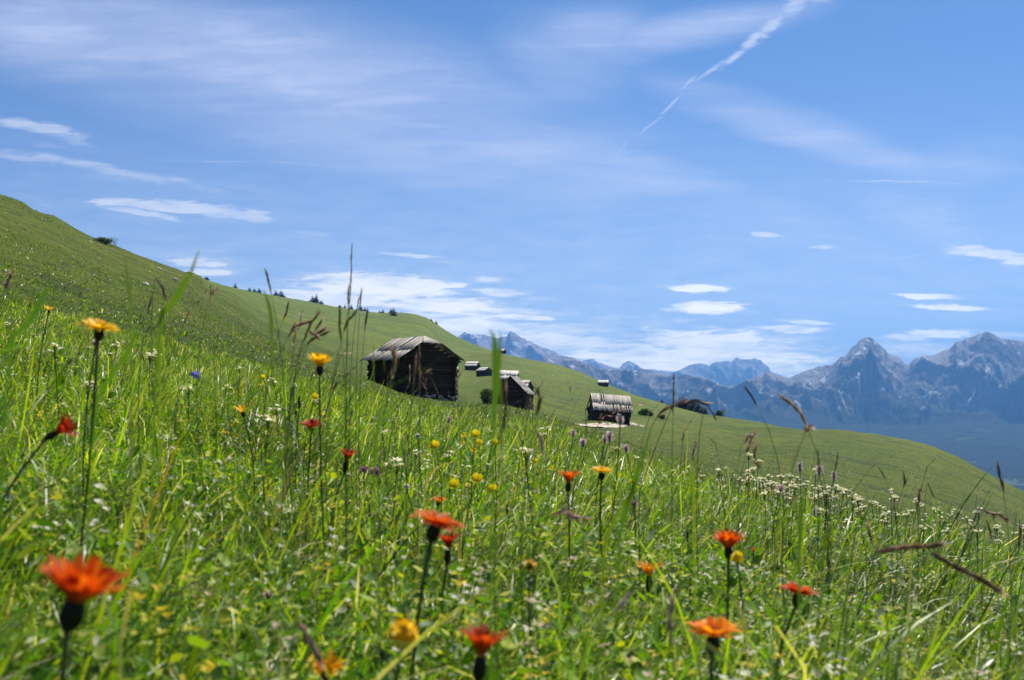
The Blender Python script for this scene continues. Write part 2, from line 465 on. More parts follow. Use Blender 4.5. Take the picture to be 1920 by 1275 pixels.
# ------------------------------------------------------------------ valley and mountains
def rock_mat(name, tree_z, snow=0.5, pale=0.0):
    m, t, o = mat_new(name)
    g = t.new('ShaderNodeNewGeometry'); pos = g.outputs['Position']
    nz = t.sep(g.outputs['Normal'])[2]; pz = t.sep(pos)[2]
    n1 = t.noise(t.mapping(pos, scale=(1, 1, .4)), 0.0075, 10, 0.72, 0.6)
    n2 = t.noise(pos, 0.0016, 7, 0.6, 1.0)
    n3 = t.noise(t.mapping(pos, scale=(1, 1, 3.5)), 0.010, 7, 0.7, 0.3)
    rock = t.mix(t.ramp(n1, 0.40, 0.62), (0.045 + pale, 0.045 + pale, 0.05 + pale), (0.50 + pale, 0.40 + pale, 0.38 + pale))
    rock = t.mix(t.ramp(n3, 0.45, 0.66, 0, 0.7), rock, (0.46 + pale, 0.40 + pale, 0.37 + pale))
    scree = t.math('MULTIPLY', t.ramp(nz, 0.62, 0.82), t.ramp(n2, 0.47, 0.58))
    rock = t.mix(scree, rock, (0.52, 0.47, 0.43))
    # grass ledges and forest climbing the lower slopes
    hz = t.math('ADD', pz, t.math('MULTIPLY', t.math('SUBTRACT', n1, 0.5), -900.0))
    alp = t.math('MULTIPLY', t.ramp(nz, 0.52, 0.7), t.ramp(hz, tree_z + 420, tree_z + 60))
    rock = t.mix(alp, rock, (0.075, 0.085, 0.035))
    forest = t.ramp(hz, tree_z + 110, tree_z - 20)
    fn = t.noise(pos, 0.02, 6, 0.7)
    fcol = t.mix(fn, (0.012, 0.026, 0.014), (0.045, 0.070, 0.030))
    mead = t.noise(t.mapping(pos, scale=(.8, .8, 1)), 0.0036, 8, 0.72, 0.8)
    lowm = t.math('MULTIPLY', t.ramp(mead, 0.575, 0.60), t.ramp(pz, tree_z - 40, tree_z - 160))
    fcol = t.mix(lowm, fcol, (0.16, 0.21, 0.075))
    c = t.mix(forest, rock, fcol)
    sn = t.noise(t.mapping(pos, scale=(1, 1, .8), loc=(500, 90, 0)), 0.0058, 4, 0.55, 0.8)
    sm = t.math('MULTIPLY', t.ramp(sn, 0.638 - 0.03 * snow, 0.65 - 0.03 * snow), t.ramp(pz, tree_z + 20, tree_z + 120))
    sm = t.math('MULTIPLY', sm, t.ramp(nz, 0.4, 0.6))
    c = t.mix(sm, c, (0.86, 0.88, 0.9))
    b = principled(t, c, 0.9, 0.1)
    t.link(bump(t, t.noise(pos, 0.010, 10, 0.8), 80, 1.0), b.inputs['Normal'])
    t.link(b.outputs[0], o.inputs[0])
    return m

def mountain(name, outline, Yr, zones, mat, px0, px1, step, rows, jag, amp, seed, back=2500, wl=900.0, label=None):
    """zones: (Y, py or None, z or None) front profile before the ridge, from near to far"""
    px = np.arange(px0, px1 + .1, step)
    ol = np.array(outline, float)
    Rp = np.interp(px, ol[:, 0], ol[:, 1])
    Rp = Rp + jag * (fbm(px / 9.0, px * 0 + seed, 4, seed) + 0.5 * ridged(px / 22.0, px * 0 + seed, 3, seed) - .25)
    nf = rows
    t = np.linspace(0, 1, nf)
    yr = Yr + 420 * fbm(px / 160.0, px * 0 + 3.3, 3, seed + 4)
    ks = np.array([z[0] for z in zones], float)
    pys = np.array([[(HY - z[1]) / F * z[0] if z[1] is not None else z[2] for z in zones]], float)
    zr = (HY - Rp) / F * yr
    Yc = ks[0] + (yr[:, None] - ks[0]) * t[None, :]
    Zb = np.zeros_like(Yc)
    for i in range(len(px)):
        kk = np.append(ks, yr[i]); zz = np.append(pys[0], zr[i])
        Zb[i] = pchip(kk, zz, Yc[i])
    Xc = (px[:, None] - CX) / F * Yc
    # rock relief: spurs and gullies running down from the ridge, bent by a slow warp
    wx = 420 * fbm(Xc / 1500, Yc / 1500, 3, seed + 8) + 0.25 * (Yc - ks[-1])
    rel = ridged((Xc + wx) / wl, Yc / (wl * 2.3), 6, seed + 2, 0.58) - 0.35
    tz = np.clip((Yc - ks[-1] + 350) / (yr[:, None] - ks[-1] + 350), 0, 1)
    A_ = amp * np.sin(np.pi * np.clip(tz, 0, 1) ** 0.8) * 1.0 + amp * 0.12 * (t[None, :])
    A_ = A_ * np.clip((zr[:, None] - pys[0][-1]) / 300.0, 0.25, 1.6)
    lim = (1 - np.clip((tz - .86) / .14, 0, 1))
    Zb = Zb + A_ * rel * lim + 16 * (1 - lim * 0) * fbm(Xc / 130, Yc / 130, 4, seed + 60) * np.clip(A_ / 120, 0, 1) * lim + 26 * fbm(Xc / 420, Yc / 420, 4, seed + 40) * np.clip(1 - tz * 1.5, 0, 1) * np.clip((Yc - ks[0]) / 1500, 0, 1)
    vlim = zr[:, None] / yr[:, None] * 1.0
    Zb = np.minimum(Zb, vlim * Yc - 4 * (1 - tz))
    # back slope
    nb = 14
    tb = np.linspace(0, 1, nb + 1)[1:]
    Yb = yr[:, None] + back * tb[None, :]
    Xb = (px[:, None] - CX) / F * yr[:, None] + 0 * Yb
    Zk = zr[:, None] + (-700 - zr[:, None]) * tb[None, :] ** 0.9
    Yc = np.hstack([Yc, Yb]); Xc = np.hstack([Xc, Xb]); Zb = np.hstack([Zb, Zk])
    v = np.stack([Xc, Yc, Zb], -1).reshape(-1, 3)
    me = new_mesh(name, v, grid_faces(len(px), nf + nb), mat, smooth=True)
    return tag(link(name, me), kind='structure')

OL_near = [(700,760),(900,740),(980,700),(1004,681),(1020,671),(1057,668),(1079,672),(1095,679),(1117,689),(1132,692),(1164,693),(1207,693),(1226,697),(1257,704),(1289,702),(1301,706),(1320,708),(1336,714),(1351,722),(1376,724),(1398,714),(1420,706),(1429,707),(1437,697),(1454,703),(1480,709),(1497,700),(1527,690),(1548,685),(1561,684),(1574,672),(1587,665),(1600,650),(1613,637),(1622,633),(1630,632),(1638,636),(1655,652),(1668,665),(1681,668),(1698,682),(1704,684),(1715,672),(1732,665),(1745,668),(1766,659),(1783,652),(1792,642),(1818,633),(1835,626),(1847,621),(1865,627),(1882,635),(1920,640),(1980,628),(2060,660),(2200,640),(2400,700),(2700,690)]
OL_massif = [(500,700),(700,660),(800,655),(857,633),(871,623),(882,626),(911,628),(923,632),(929,634),(951,630),(957,620),(964,623),(976,632),(995,641),(1023,653),(1054,666),(1090,682),(1150,705),(1300,740)]
OL_far = [(1000,740),(1060,700),(1085,680),(1095,676),(1104,672),(1120,678),(1142,686),(1157,691),(1163,689),(1167,681),(1179,677),(1192,683),(1207,692),(1220,692),(1236,695),(1267,696),(1271,696),(1296,683),(1318,681),(1331,686),(1339,679),(1365,676),(1371,680),(1380,672),(1399,674),(1416,672),(1425,675),(1440,688),(1446,697),(1467,705),(1484,709),(1600,715),(1800,720),(2300,730)]
M_rock1 = rock_mat('mountain_rock', 30, 0.6)
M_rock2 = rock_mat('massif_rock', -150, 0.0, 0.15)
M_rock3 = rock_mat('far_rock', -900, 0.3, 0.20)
mountain('mountain_range', OL_near, 8300, [(2600, None, -690), (3900, None, -330), (5200, 862, 0), (6300, 806, 0), (7000, 778, 0)], M_rock1, 640, 2700, 1.7, 330, 2.6, 330, 5, wl=760)
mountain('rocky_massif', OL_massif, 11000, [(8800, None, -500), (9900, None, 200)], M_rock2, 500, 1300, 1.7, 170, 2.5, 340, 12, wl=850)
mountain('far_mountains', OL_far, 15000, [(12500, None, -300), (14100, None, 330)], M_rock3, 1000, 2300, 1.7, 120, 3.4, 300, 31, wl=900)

azv = np.radians(np.arange(0, 360, 2.0)); rv = np.geomspace(2300, 19000, 60)
A, RR = np.meshgrid(azv, rv, indexing='ij')
X = RR * np.sin(A); Yg = RR * np.cos(A); Z = -690 + 20 * fbm(X / 1500, Yg / 1500, 3, 77)
me = new_mesh('valley_floor', np.stack([X, Yg, Z], -1).reshape(-1, 3), grid_faces(len(azv), len(rv), wrap=True)[:, ::-1].copy(), M_rock1, smooth=True)
tag(link('valley_floor', me), kind='structure')

# ------------------------------------------------------------------ mesh builder
class MB:
    def __init__(s): s.v = []; s.f = []; s.c = []
    def add(s, vs, fs, col=None):
        b = len(s.v); s.v.extend([tuple(p) for p in vs]); s.f.extend([tuple(i + b for i in f) for f in fs])
        s.c.extend([col or (1, 1, 1)] * len(vs))
    def box(s, c, size, rot=None, jit=0.0, col=None):
        hx, hy, hz = size[0] / 2, size[1] / 2, size[2] / 2
        vs = []
        for x in (-hx, hx):
            for y in (-hy, hy):
                for z in (-hz, hz):
                    p = Vector((x + rnd.uniform(-jit, jit), y + rnd.uniform(-jit, jit), z + rnd.uniform(-jit, jit)))
                    if rot is not None: p = rot @ p
                    vs.append(p + Vector(c))
        s.add(vs, [(0, 1, 3, 2), (4, 6, 7, 5), (0, 4, 5, 1), (2, 3, 7, 6), (0, 2, 6, 4), (1, 5, 7, 3)], col)
    def hexa(s, p8, col=None):
        s.add(p8, [(0, 1, 2, 3), (7, 6, 5, 4), (0, 4, 5, 1), (1, 5, 6, 2), (2, 6, 7, 3), (3, 7, 4, 0)], col)
    def tube(s, pts, rad, n=6, cap=True, col=None):
        pts = [Vector(p) for p in pts]; m = len(pts)
        if not isinstance(rad, (list, tuple)): rad = [rad] * m
        vs = []; ref = None
        for i, p in enumerate(pts):
            d = (pts[min(i + 1, m - 1)] - pts[max(i - 1, 0)]).normalized()
            if ref is None:
                ref = d.orthogonal().normalized()
            a = (ref - d * ref.dot(d)).normalized(); b = d.cross(a); ref = a
            for k in range(n):
                t = 2 * math.pi * k / n
                vs.append(p + (a * math.cos(t) + b * math.sin(t)) * rad[i])
        fs = [(i * n + k, i * n + (k + 1) % n, (i + 1) * n + (k + 1) % n, (i + 1) * n + k) for i in range(m - 1) for k in range(n)]
        if cap:
            fs.append(tuple(range(n))[::-1]); fs.append(tuple((m - 1) * n + k for k in range(n)))
        s.add(vs, fs, col)
    def ribbon(s, pts, widths, side, col=None, fold=0.0, up=None):
        """flat strip along pts; side = unit vector across; fold lifts the edges along up"""
        pts = [Vector(p) for p in pts]; side = Vector(side); vs = []
        up = Vector(up) if up is not None else Vector((0, 0, 1))
        for p, w_ in zip(pts, widths):
            vs += [p - side * w_ / 2 + up * fold * w_, p, p + side * w_ / 2 + up * fold * w_]
        fs = []
        for i in range(len(pts) - 1):
            a = i * 3
            fs += [(a, a + 1, a + 4, a + 3), (a + 1, a + 2, a + 5, a + 4)]
        s.add(vs, fs, col)
    def blob(s, c, r, nu=8, nv=6, jit=0.0, col=None, rot=None):
        vs = []; c = Vector(c)
        for j in range(1, nv):
            th = math.pi * j / nv
            for i in range(nu):
                ph = 2 * math.pi * i / nu
                k = 1 + rnd.uniform(-jit, jit)
                p = Vector((r[0] * math.sin(th) * math.cos(ph), r[1] * math.sin(th) * math.sin(ph), r[2] * math.cos(th))) * k
                vs.append((rot @ p if rot is not None else p) + c)
        t = Vector((0, 0, r[2])); b = -t
        vs += [(rot @ t if rot is not None else t) + c, (rot @ b if rot is not None else b) + c]
        n = len(vs); fs = []
        for j in range(nv - 2):
            for i in range(nu):
                fs.append((j * nu + i, (j + 1) * nu + i, (j + 1) * nu + (i + 1) % nu, j * nu + (i + 1) % nu))
        for i in range(nu):
            fs.append((n - 2, i, (i + 1) % nu)); fs.append((n - 1, (nv - 2) * nu + (i + 1) % nu, (nv - 2) * nu + i))
        s.add(vs, fs, col)
    def mesh(s, name, mat, smooth=False): return new_mesh(name, s.v, s.f, mat, s.c, smooth)
    def build(s, name, mat, parent=None, loc=None, smooth=False):
        return link(name, s.mesh(name, mat, smooth), parent, loc)

def attr_mat(name, rough=0.5, spec=0.4, trans=0.0, noise_amt=0.0, nscale=400.0, tcol=None):
    m, t, o = mat_new(name)
    a = t.new('ShaderNodeAttribute'); a.attribute_name = 'Col'
    col = a.outputs['Color']
    if noise_amt:
        g = t.new('ShaderNodeTexCoord')
        n = t.noise(g.outputs['Object'], nscale, 4, 0.6)
        k = t.ramp(n, 0.25, 0.75, 1 - noise_amt, 1 + noise_amt * 0.6)
        col = t.mix(1.0, col, t.comb(k, k, k), 'MULTIPLY')
    b = principled(t, col, rough, spec)
    if trans:
        tr = t.new('ShaderNodeBsdfTranslucent')
        tc_ = t.mix(1.0, col, tcol or (1.38, 1.4, 0.5), 'MULTIPLY')
        t.link(tc_, tr.inputs[0])
        mx = t.new('ShaderNodeMixShader'); mx.inputs[0].default_value = trans
        t.link(b.outputs[0], mx.inputs[1]); t.link(tr.outputs[0], mx.inputs[2])
        t.link(mx.outputs[0], o.inputs[0])
    else:
        t.link(b.outputs[0], o.inputs[0])
    return m
M_grass = attr_mat('grass_blade', 0.40, 0.55, 0.5, 0.0)
M_petal = attr_mat('petal', 0.55, 0.25, 0.45, 0.25, 900, (1.15, 1.1, 1.0))
M_white = attr_mat('white_petal', 0.6, 0.2, 0.6, 0.08, 900, (1.12, 1.1, 1.0))
M_stem = attr_mat('stem', 0.6, 0.3, 0.30, 0.2, 700)
M_seed = attr_mat('seed_head', 0.5, 0.4, 0.38, 0.3, 900, (1.1, 1.0, 0.9))
M_leaf = attr_mat('foliage', 0.6, 0.3, 0.25, 0.0)
M_cloth = attr_mat('cloth', 0.9, 0.1)

# ------------------------------------------------------------------ grass sward (beyond counting)
def pick(pal, n):
    pal = np.array(pal, float); w_ = pal[:, 3] / pal[:, 3].sum()
    k = NP.choice(len(pal), n, p=w_)
    return pal[k, :3] * NP.uniform(0.75, 1.25, (n, 1)) * NP.uniform(0.93, 1.07, (n, 3))
GREENS = [(.078, .185, .005, 4.4), (.130, .255, .007, 5), (.230, .335, .010, 4.4), (.350, .400, .028, 2.5), (.036, .105, .005, 3), (.50, .46, .18, 1.2), (.60, .54, .30, .8), (.13, .21, .05, 1.2), (.30, .17, .04, .4)]
def place(n, r0, r1, ang=44):
    """random ground points between two radii, even per log distance"""
    r = np.exp(NP.uniform(math.log(r0), math.log(r1), n)); a = np.radians(NP.uniform(-ang, ang, n))
    return r * np.sin(a), r * np.cos(a), r
def place_area(n, r0, r1, ang=44):
    r = np.sqrt(NP.uniform(r0 * r0, r1 * r1, n)); a = np.radians(NP.uniform(-ang, ang, n))
    return r * np.sin(a), r * np.cos(a), r
def visible(x, y, r, margin=0.35):
    return (y > -0.3)
def blades(name, x, y, length, width, cols, seg, lean, curl, nmat=M_grass, flat=0.0, tipw=0.02, wind=(0.34, 0.0)):
    n = len(x)
    z = ground_z(x, y) - 0.01 * np.clip(length / .1, .3, 3)
    th = NP.uniform(0, 2 * np.pi, n)
    ln = np.abs(NP.normal(0, lean, n)) + 0.03
    dirx = np.cos(th) * np.sin(ln) + wind[0]; diry = np.sin(th) * np.sin(ln) + wind[1]
    ph = NP.uniform(0, 2 * np.pi, n)                       # orientation of the blade's width
    ph = np.where(NP.rand(n) < 0.5, th + np.pi / 2, ph)
    sx, sy = np.cos(ph), np.sin(ph)
    cu = np.abs(NP.normal(0, curl, n))
    ts = np.linspace(0, 1, seg + 1)
    V_ = np.zeros((n, (seg + 1) * 2, 3), np.float32)
    px_ = x.copy(); py_ = y.copy(); pz_ = z.copy()
    for k, t in enumerate(ts):
        if k:
            dt = length / seg
            bend = cu * (t - 0.5 / seg) ** 1.4 * 2.0
            hx = dirx * (1 + bend * 1.2) + np.cos(th) * bend; hy = diry * (1 + bend * 1.2) + np.sin(th) * bend
            hz = np.maximum(np.cos(ln), .3) - bend * 0.8
            L = np.sqrt(hx * hx + hy * hy + hz * hz)
            px_ = px_ + hx / L * dt; py_ = py_ + hy / L * dt; pz_ = pz_ + hz / L * dt
        wk = width * (1 - t ** 2.2 * (1 - tipw)) * (0.7 + 0.3 * min(1, t * 4)) * .5
        V_[:, k * 2, 0] = px_ - sx * wk; V_[:, k * 2, 1] = py_ - sy * wk; V_[:, k * 2, 2] = pz_
        V_[:, k * 2 + 1, 0] = px_ + sx * wk; V_[:, k * 2 + 1, 1] = py_ + sy * wk; V_[:, k * 2 + 1, 2] = pz_ + wk * 0.3
    base = np.arange(n)[:, None, None] * ((seg + 1) * 2)
    q = np.array([[2 * k, 2 * k + 1, 2 * k + 3, 2 * k + 2] for k in range(seg)])[None]
    fcs = (base + q).reshape(-1, 4)
    cc = np.repeat(cols[:, None, :], (seg + 1) * 2, axis=1)
    return V_.reshape(-1, 3), fcs, cc.reshape(-1, 3)
def combine(name, parts, mat, label, cat, smooth=True):
    vs = []; fs = []; cs = []; b = 0
    for v, f, c in parts:
        vs.append(v); fs.append(f + b); cs.append(c); b += len(v)
    me = new_mesh(name, np.vstack(vs), np.vstack(fs), mat, np.vstack(cs), smooth)
    return tag(link(name, me), label, cat, kind='stuff')
def patchy(x, y, s, seed):
    return fbm(x * s, y * s, 3, seed)
def tint(cols, x, y):
    k = np.clip(0.5 + patchy(x, y, 0.9, 61) * 1.3, 0, 1)[:, None]
    k2 = np.clip(patchy(x, y, 0.35, 71) * 2.0, 0, 1)[:, None]
    c = cols * (0.72 + 0.5 * k)
    k3 = np.clip(patchy(x, y, 2.2, 81) * 2.4, -1, 1)[:, None]
    return (c * (1 - 0.35 * k2) + np.array([[.24, .28, .05]]) * 0.35 * k2) * (1 + .28 * k3)
parts = []
def sward(n, r0, r1, L, W, seg, lean, curl, area=False, clump=0.0, ang=44):
    x, y, r = (place_area if area else place)(n, r0, r1, ang)
    if clump:
        g = patchy(x, y, clump, 5) + NP.normal(0, 0.12, len(x))
        k = g > -0.12
        x, y, r = x[k], y[k], r[k]
    n = len(x)
    ln = L * np.exp(NP.normal(0, 0.35, n)) * np.clip(1 + 1.1 * patchy(x, y, 1.5, 15), .4, 2)
    wd = W * np.exp(NP.normal(0, 0.3, n))
    parts.append(blades('g', x, y, ln, wd, tint(pick(GREENS, n), x, y), seg, lean, curl))
sward(42000, 0.2, 1.2, 0.076, .0029, 4, 0.8, 1.1, area=True)
sward(90000, 1.0, 3.2, 0.084, .0029, 3, 0.75, 0.9, area=True)
sward(3200, 0.5, 3.5, 0.13, .0032, 5, 0.40, 0.6)
sward(90000, 3.0, 8.0, 0.110, .0048, 3, 0.6, 0.8, area=True)
sward(4500, 3.0, 12, 0.16, .0045, 4, 0.35, 0.5)
sward(90000, 7.0, 20, 0.10, .010, 2, 0.5, 0.6, area=True, ang=40)
combine('meadow_grass', parts, M_grass, 'dense green meadow grass covering the sunlit foreground slope', 'grass')
parts = []
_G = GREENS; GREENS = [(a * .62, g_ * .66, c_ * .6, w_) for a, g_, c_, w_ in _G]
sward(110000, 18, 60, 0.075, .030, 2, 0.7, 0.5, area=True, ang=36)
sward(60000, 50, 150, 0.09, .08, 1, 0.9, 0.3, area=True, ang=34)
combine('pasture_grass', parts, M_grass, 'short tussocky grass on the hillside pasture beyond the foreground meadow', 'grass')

# low herbs: clover and lady's mantle like leaves among the blades
def herbs(n, r0, r1, size, area=True):
    x, y, r = (place_area if area else place)(n, r0, r1, 42)
    k = patchy(x, y, 1.9, 91) + NP.normal(0, .09, n) > 0.0
    x, y = x[k], y[k]; n = len(x)
    z = ground_z(x, y) + NP.uniform(0.02, 0.085, n)
    s = size * np.exp(np.clip(NP.normal(0, .4, n), -1, .6))
    th = NP.uniform(0, 2 * np.pi, n); tl = NP.normal(0, .55, n); t2 = NP.normal(0, .55, n)
    asp = NP.uniform(.32, .9, n)
    out_ = [(-1, 0), (-.45, -.8), (.35, -.85), (1, 0), (.35, .85), (-.45, .8)]
    V_ = np.zeros((n, 7, 3), np.float32)
    for i, (a, b) in enumerate(out_ + [(0, 0)]):
        a_ = a * s; b_ = b * s * asp
        V_[:, i, 0] = x + a_ * np.cos(th) - b_ * np.sin(th)
        V_[:, i, 1] = y + a_ * np.sin(th) + b_ * np.cos(th)
        V_[:, i, 2] = z + a_ * tl + b_ * t2 + (0.22 * s * (abs(a) + abs(b)) if i < 6 else -0.1 * s)
    f = np.array([[6, 0, 1, 2], [6, 2, 3, 4], [6, 4, 5, 0]])[None]
    fcs = (np.arange(n)[:, None, None] * 7 + f).reshape(-1, 4)
    c = pick([(.09, .20, .008, 4), (.15, .27, .012, 4), (.25, .33, .05, 2), (.40, .42, .26, 1.0), (.05, .12, .01, 2.4), (.38, .40, .02, .9)], n)
    return V_.reshape(-1, 3), fcs, np.repeat(c[:, None, :], 7, 1).reshape(-1, 3)
M_herb = attr_mat('herb_leaf', 0.52, 0.3, 0.4)
combine('meadow_herbs', [herbs(13000, .25, 1.6, .0048), herbs(21000, 1.3, 4.5, .0058), herbs(14000, 4, 11, .008)], M_herb, 'low clover and herb leaves growing between the grass blades of the meadow', 'plants')

# ------------------------------------------------------------------ flowers
def along(base, tip, bend, n=7):
    base = Vector(base); tip = Vector(tip); d = tip - base
    mid = base + d * 0.5 + Vector(bend)
    return [base * (1 - t) ** 2 + mid * 2 * t * (1 - t) + tip * t * t for t in [i / (n - 1) for i in range(n)]]
def frame(axis):
    axis = Vector(axis).normalized()
    a = axis.orthogonal().normalized(); b = axis.cross(a)
    return axis, a, b
FLOWERS = []
def composite(px, py, wpx, D, axis, open_, cols, label, kind='hawkweed', calyx_len=0.36, layers=3, name='orange_flower', cat='flower', group=None, petals=15, pw=.128, bud=None):
    """daisy-family head: strap petals in rings on a hairy dark cup; wpx is its width in the photograph"""
    Y = D * F / wpx
    x = (px - CX) / F * Y; z = (HY - py) / F * Y
    head = Vector((x, Y, z))
    g = gz(x, Y)
    ax, a, b = frame(axis)
    Rr = D / 2 * (.97 if wpx > 100 else 1.35 if open_ > .7 and wpx < 60 else 1.16)
    cup_bottom = head - ax * D * (0.18 + calyx_len)
    foot_x = x - ax.x * 0.06 + rnd.uniform(-.02, .02); foot_y = Y + rnd.uniform(-.01, .04)
    base = Vector((foot_x, foot_y, gz(foot_x, foot_y) - 0.01))
    root = empty(name, base)
    H = head - base; CB = cup_bottom - base
    pet = MB()
    for ly in range(layers):
        fr = 1 - 0.24 * ly
        cnt = int(petals * 1.35 * (1 - 0.16 * ly))
        off = rnd.uniform(0, 6)
        for k in range(cnt):
            th = off + 2 * math.pi * k / cnt + rnd.uniform(-.1, .1)
            rad = a * math.cos(th) + b * math.sin(th); sidev = ax.cross(rad)
            L = Rr * fr * rnd.uniform(.88, 1.1)
            e0 = 0.35 + open_ * 1.0 + ly * 0.16 + rnd.uniform(-.08, .08)      # angle above flat
            e1 = (open_ * 1.15 if open_ < .7 else open_ * .72) - (0.16 if open_ < .4 else 0) + ly * 0.30 + rnd.uniform(-.16, .16)
            p = H - ax * D * 0.18 + rad * D * 0.05
            pts = [p]; m = 4
            Lr = L * (1.0 / max(.45, math.cos(min(1.2, (e0 + e1) / 2)))) * 0.94 if open_ < .75 else L * 1.35
            for q in range(m):
                e = e0 + (e1 - e0) * (q / (m - 1))
                p = p + (rad * math.cos(e) + ax * math.sin(e)) * Lr / m
                pts.append(p)
            W_ = D * pw * rnd.uniform(.85, 1.15)
            ci = cols[rnd.randrange(len(cols))]
            f_ = rnd.uniform(.8, 1.15)
            pet.ribbon(pts, [W_ * .35, W_ * .8, W_, W_ * 1.02, W_ * .86], sidev, (ci[0] * f_, ci[1] * f_, ci[2]), 0.12, ax)
            # toothed tip
            t0 = pts[-1]; dd = (pts[-1] - pts[-2]).normalized() * W_ * .35
            for sft in (-.3, 0, .3):
                pet.ribbon([t0 + sidev * W_ * sft, t0 + sidev * W_ * sft + dd], [W_ * .27, W_ * .06], sidev, (ci[0] * f_, ci[1] * f_, ci[2]))
    pet.build('petals', M_petal, root, smooth=True)
    cup = MB()
    dk = (.018, .022, .008)
    n_ = 6
    prof = [(0, .05), (.10, .105), (.35, .155), (.65, .15), (.88, .125), (1.0, .10)]
    top = H - ax * D * 0.10
    pts = [CB + (top - CB) * t for t, _ in prof]
    cup.tube(pts, [D * rr_ * (1.0 if calyx_len > .2 else .8) for _, rr_ in prof], 10, True, dk)
    for k in range(46):
        t = rnd.uniform(.05, .9); th = rnd.uniform(0, 6.28)
        c = CB + (top - CB) * t; rad = a * math.cos(th) + b * math.sin(th)
        r_ = D * .13
        cup.ribbon([c + rad * r_, c + rad * (r_ + D * .075) + ax * D * rnd.uniform(.0, .05)], [D * .016, D * .003], ax.cross(rad), (.035, .035, .018))
    cup.build('calyx', M_stem, root, smooth=True)
    st = MB()
    bend = Vector((rnd.uniform(-.02, .01), rnd.uniform(-.01, .02), 0)) - Vector((ax.x, ax.y, 0)) * 0.05
    sp = along((0, 0, 0), CB + ax * D * 0.02, bend)
    st.tube(sp, [.0009 + .0005 * (i / 6) * (D / .028) for i in range(7)], 6, True, (.09, .12, .03))
    for k in range(40):
        i = rnd.uniform(1, 5.9); j = int(i); c = sp[j].lerp(sp[j + 1], i - j); th = rnd.uniform(0, 6.28)
        d_ = Vector((math.cos(th), math.sin(th), .1))
        st.ribbon([c, c + d_ * .0032], [.0003, .0001], (0, 0, 1), (.05, .05, .03))
    st.build('stem', M_stem, root, smooth=True)
    tag(root, label, cat, group)
    FLOWERS.append((x, Y))
    return root
OR = [(.70, .11, .004), (.78, .15, .005), (.60, .065, .004), (.82, .24, .008)]
RD = [(.48, .035, .006), (.58, .06, .006), (.40, .022, .005)]
OY = [(.88, .34, .008), (.90, .42, .010), (.82, .22, .006)]
YL = [(.90, .60, .010), (.86, .52, .008), (.92, .66, .03)]
G1 = 'orange and red daisy-like flowers rising over the meadow'
G2 = 'yellow daisy-like flowers rising over the meadow'
composite(148, 1108, 150, .030, (.30, -.05, .95), .50, [(.66, .085, .004), (.58, .055, .004), (.80, .20, .006)], 'largest blurred orange-red flower with a dark hairy cup in the lower left corner', group=G1, petals=15)
composite(110, 808, 46, .020, (.85, -.25, .45), .95, RD + [(.62, .06, .02)], 'round red half-closed flower leaning right near the left edge of the meadow', name='red_flower', group=G1, layers=3, calyx_len=.55, petals=11)
composite(820, 972, 86, .030, (.28, -.08, .95), .12, OR, 'wide flat orange flower standing directly above a smaller dark red one', group=G1, petals=17)
composite(840, 1026, 42, .021, (.05, -.05, 1), .98, RD, 'small dark red cup-shaped flower directly below the wide flat orange flower', name='red_flower', group=G1, calyx_len=.6, petals=11)
composite(650, 862, 32, .021, (.18, -.05, 1), .98, RD, 'dark red cup flower on a slanting dark stem, left of the purple clover', name='red_flower', group=G1, calyx_len=.62, petals=11)
composite(584, 793, 34, .024, (.1, -.35, .92), .15, RD + [(.7, .10, .01)], 'flat scarlet flower low in the grass below the upright yellow flower', name='red_flower', group=G1)
composite(1066, 902, 36, .024, (.05, -.03, 1), .82, OR[:3], 'orange-red cup flower on a thin stem, left of the flat yellow flower', group=G1, calyx_len=.4, petals=13)
composite(903, 1222, 86, .025, (.12, -.03, 1), .92, [(.62, .07, .006), (.70, .10, .008), (.5, .04, .005)], 'large red cup flower cut off by the bottom edge at the middle of the photo', name='red_flower', group=G1, calyx_len=.5, petals=13)
composite(1337, 1180, 88, .030, (.03, -.06, 1), .20, OY, 'flat golden-orange flower with a wide fringe near the bottom right', group=G1, petals=18)
composite(1497, 1106, 60, .027, (.16, -.04, 1), .22, OR[:3] + RD[:1], 'flat deep orange flower beside a drooping dark bud on the right of the meadow', group=G1, petals=16)
composite(1366, 1020, 54, .028, (-.02, -.08, 1), .5, OR, 'open orange flower standing just above a round yellow flower', group=G1, petals=15)
composite(1217, 1075, 40, .024, (.02, -.03, 1), .75, OY, 'small half-open orange flower on a thick dark cup at the middle right', group=G1, calyx_len=.75, petals=11)
composite(822, 936, 26, .022, (.05, -.2, 1), .2, OY, 'tiny orange flower deep in the grass above the wide flat orange one', group=G1)
composite(1413, 1035, 13, .010, (.1, -.1, 1), 1.05, [(.62, .12, .02)], 'small orange bud just right of the round yellow flower', name='orange_bud', cat='flower bud', group=G1, petals=7, layers=2)
composite(188, 607, 62, .028, (.22, -.22, .95), .05, YL, 'wide golden yellow flower high at the upper left of the meadow', name='yellow_flower', group=G2, petals=16)
composite(600, 681, 42, .027, (.05, -.12, 1), .45, YL, 'upright yellow flower on a dark stem, left of the large log hut', name='yellow_flower', group=G2)
composite(1129, 880, 38, .027, (.05, -.12, 1), .15, YL, 'flat bright yellow flower standing below the gravel patch, right of the orange-red cup flower', name='yellow_flower', group=G2)
composite(454, 769, 26, .020, (-.2, -.2, .95), .6, [(.88, .50, .01)], 'small yellow cup flower alone in the grass right of the blue bellflower', name='yellow_flower', group=G2, petals=7, layers=1)
composite(612, 1248, 60, .021, (.15, -.4, .9), .3, YL + OY[:1], 'blurred orange-yellow flower at the bottom edge left of the middle', name='yellow_flower', group=G2)
composite(92, 579, 16, .018, (.2, -.2, .9), .4, YL, 'tiny yellow flower among pink florets at the far upper left', name='yellow_flower', group=G2, petals=9, layers=2)

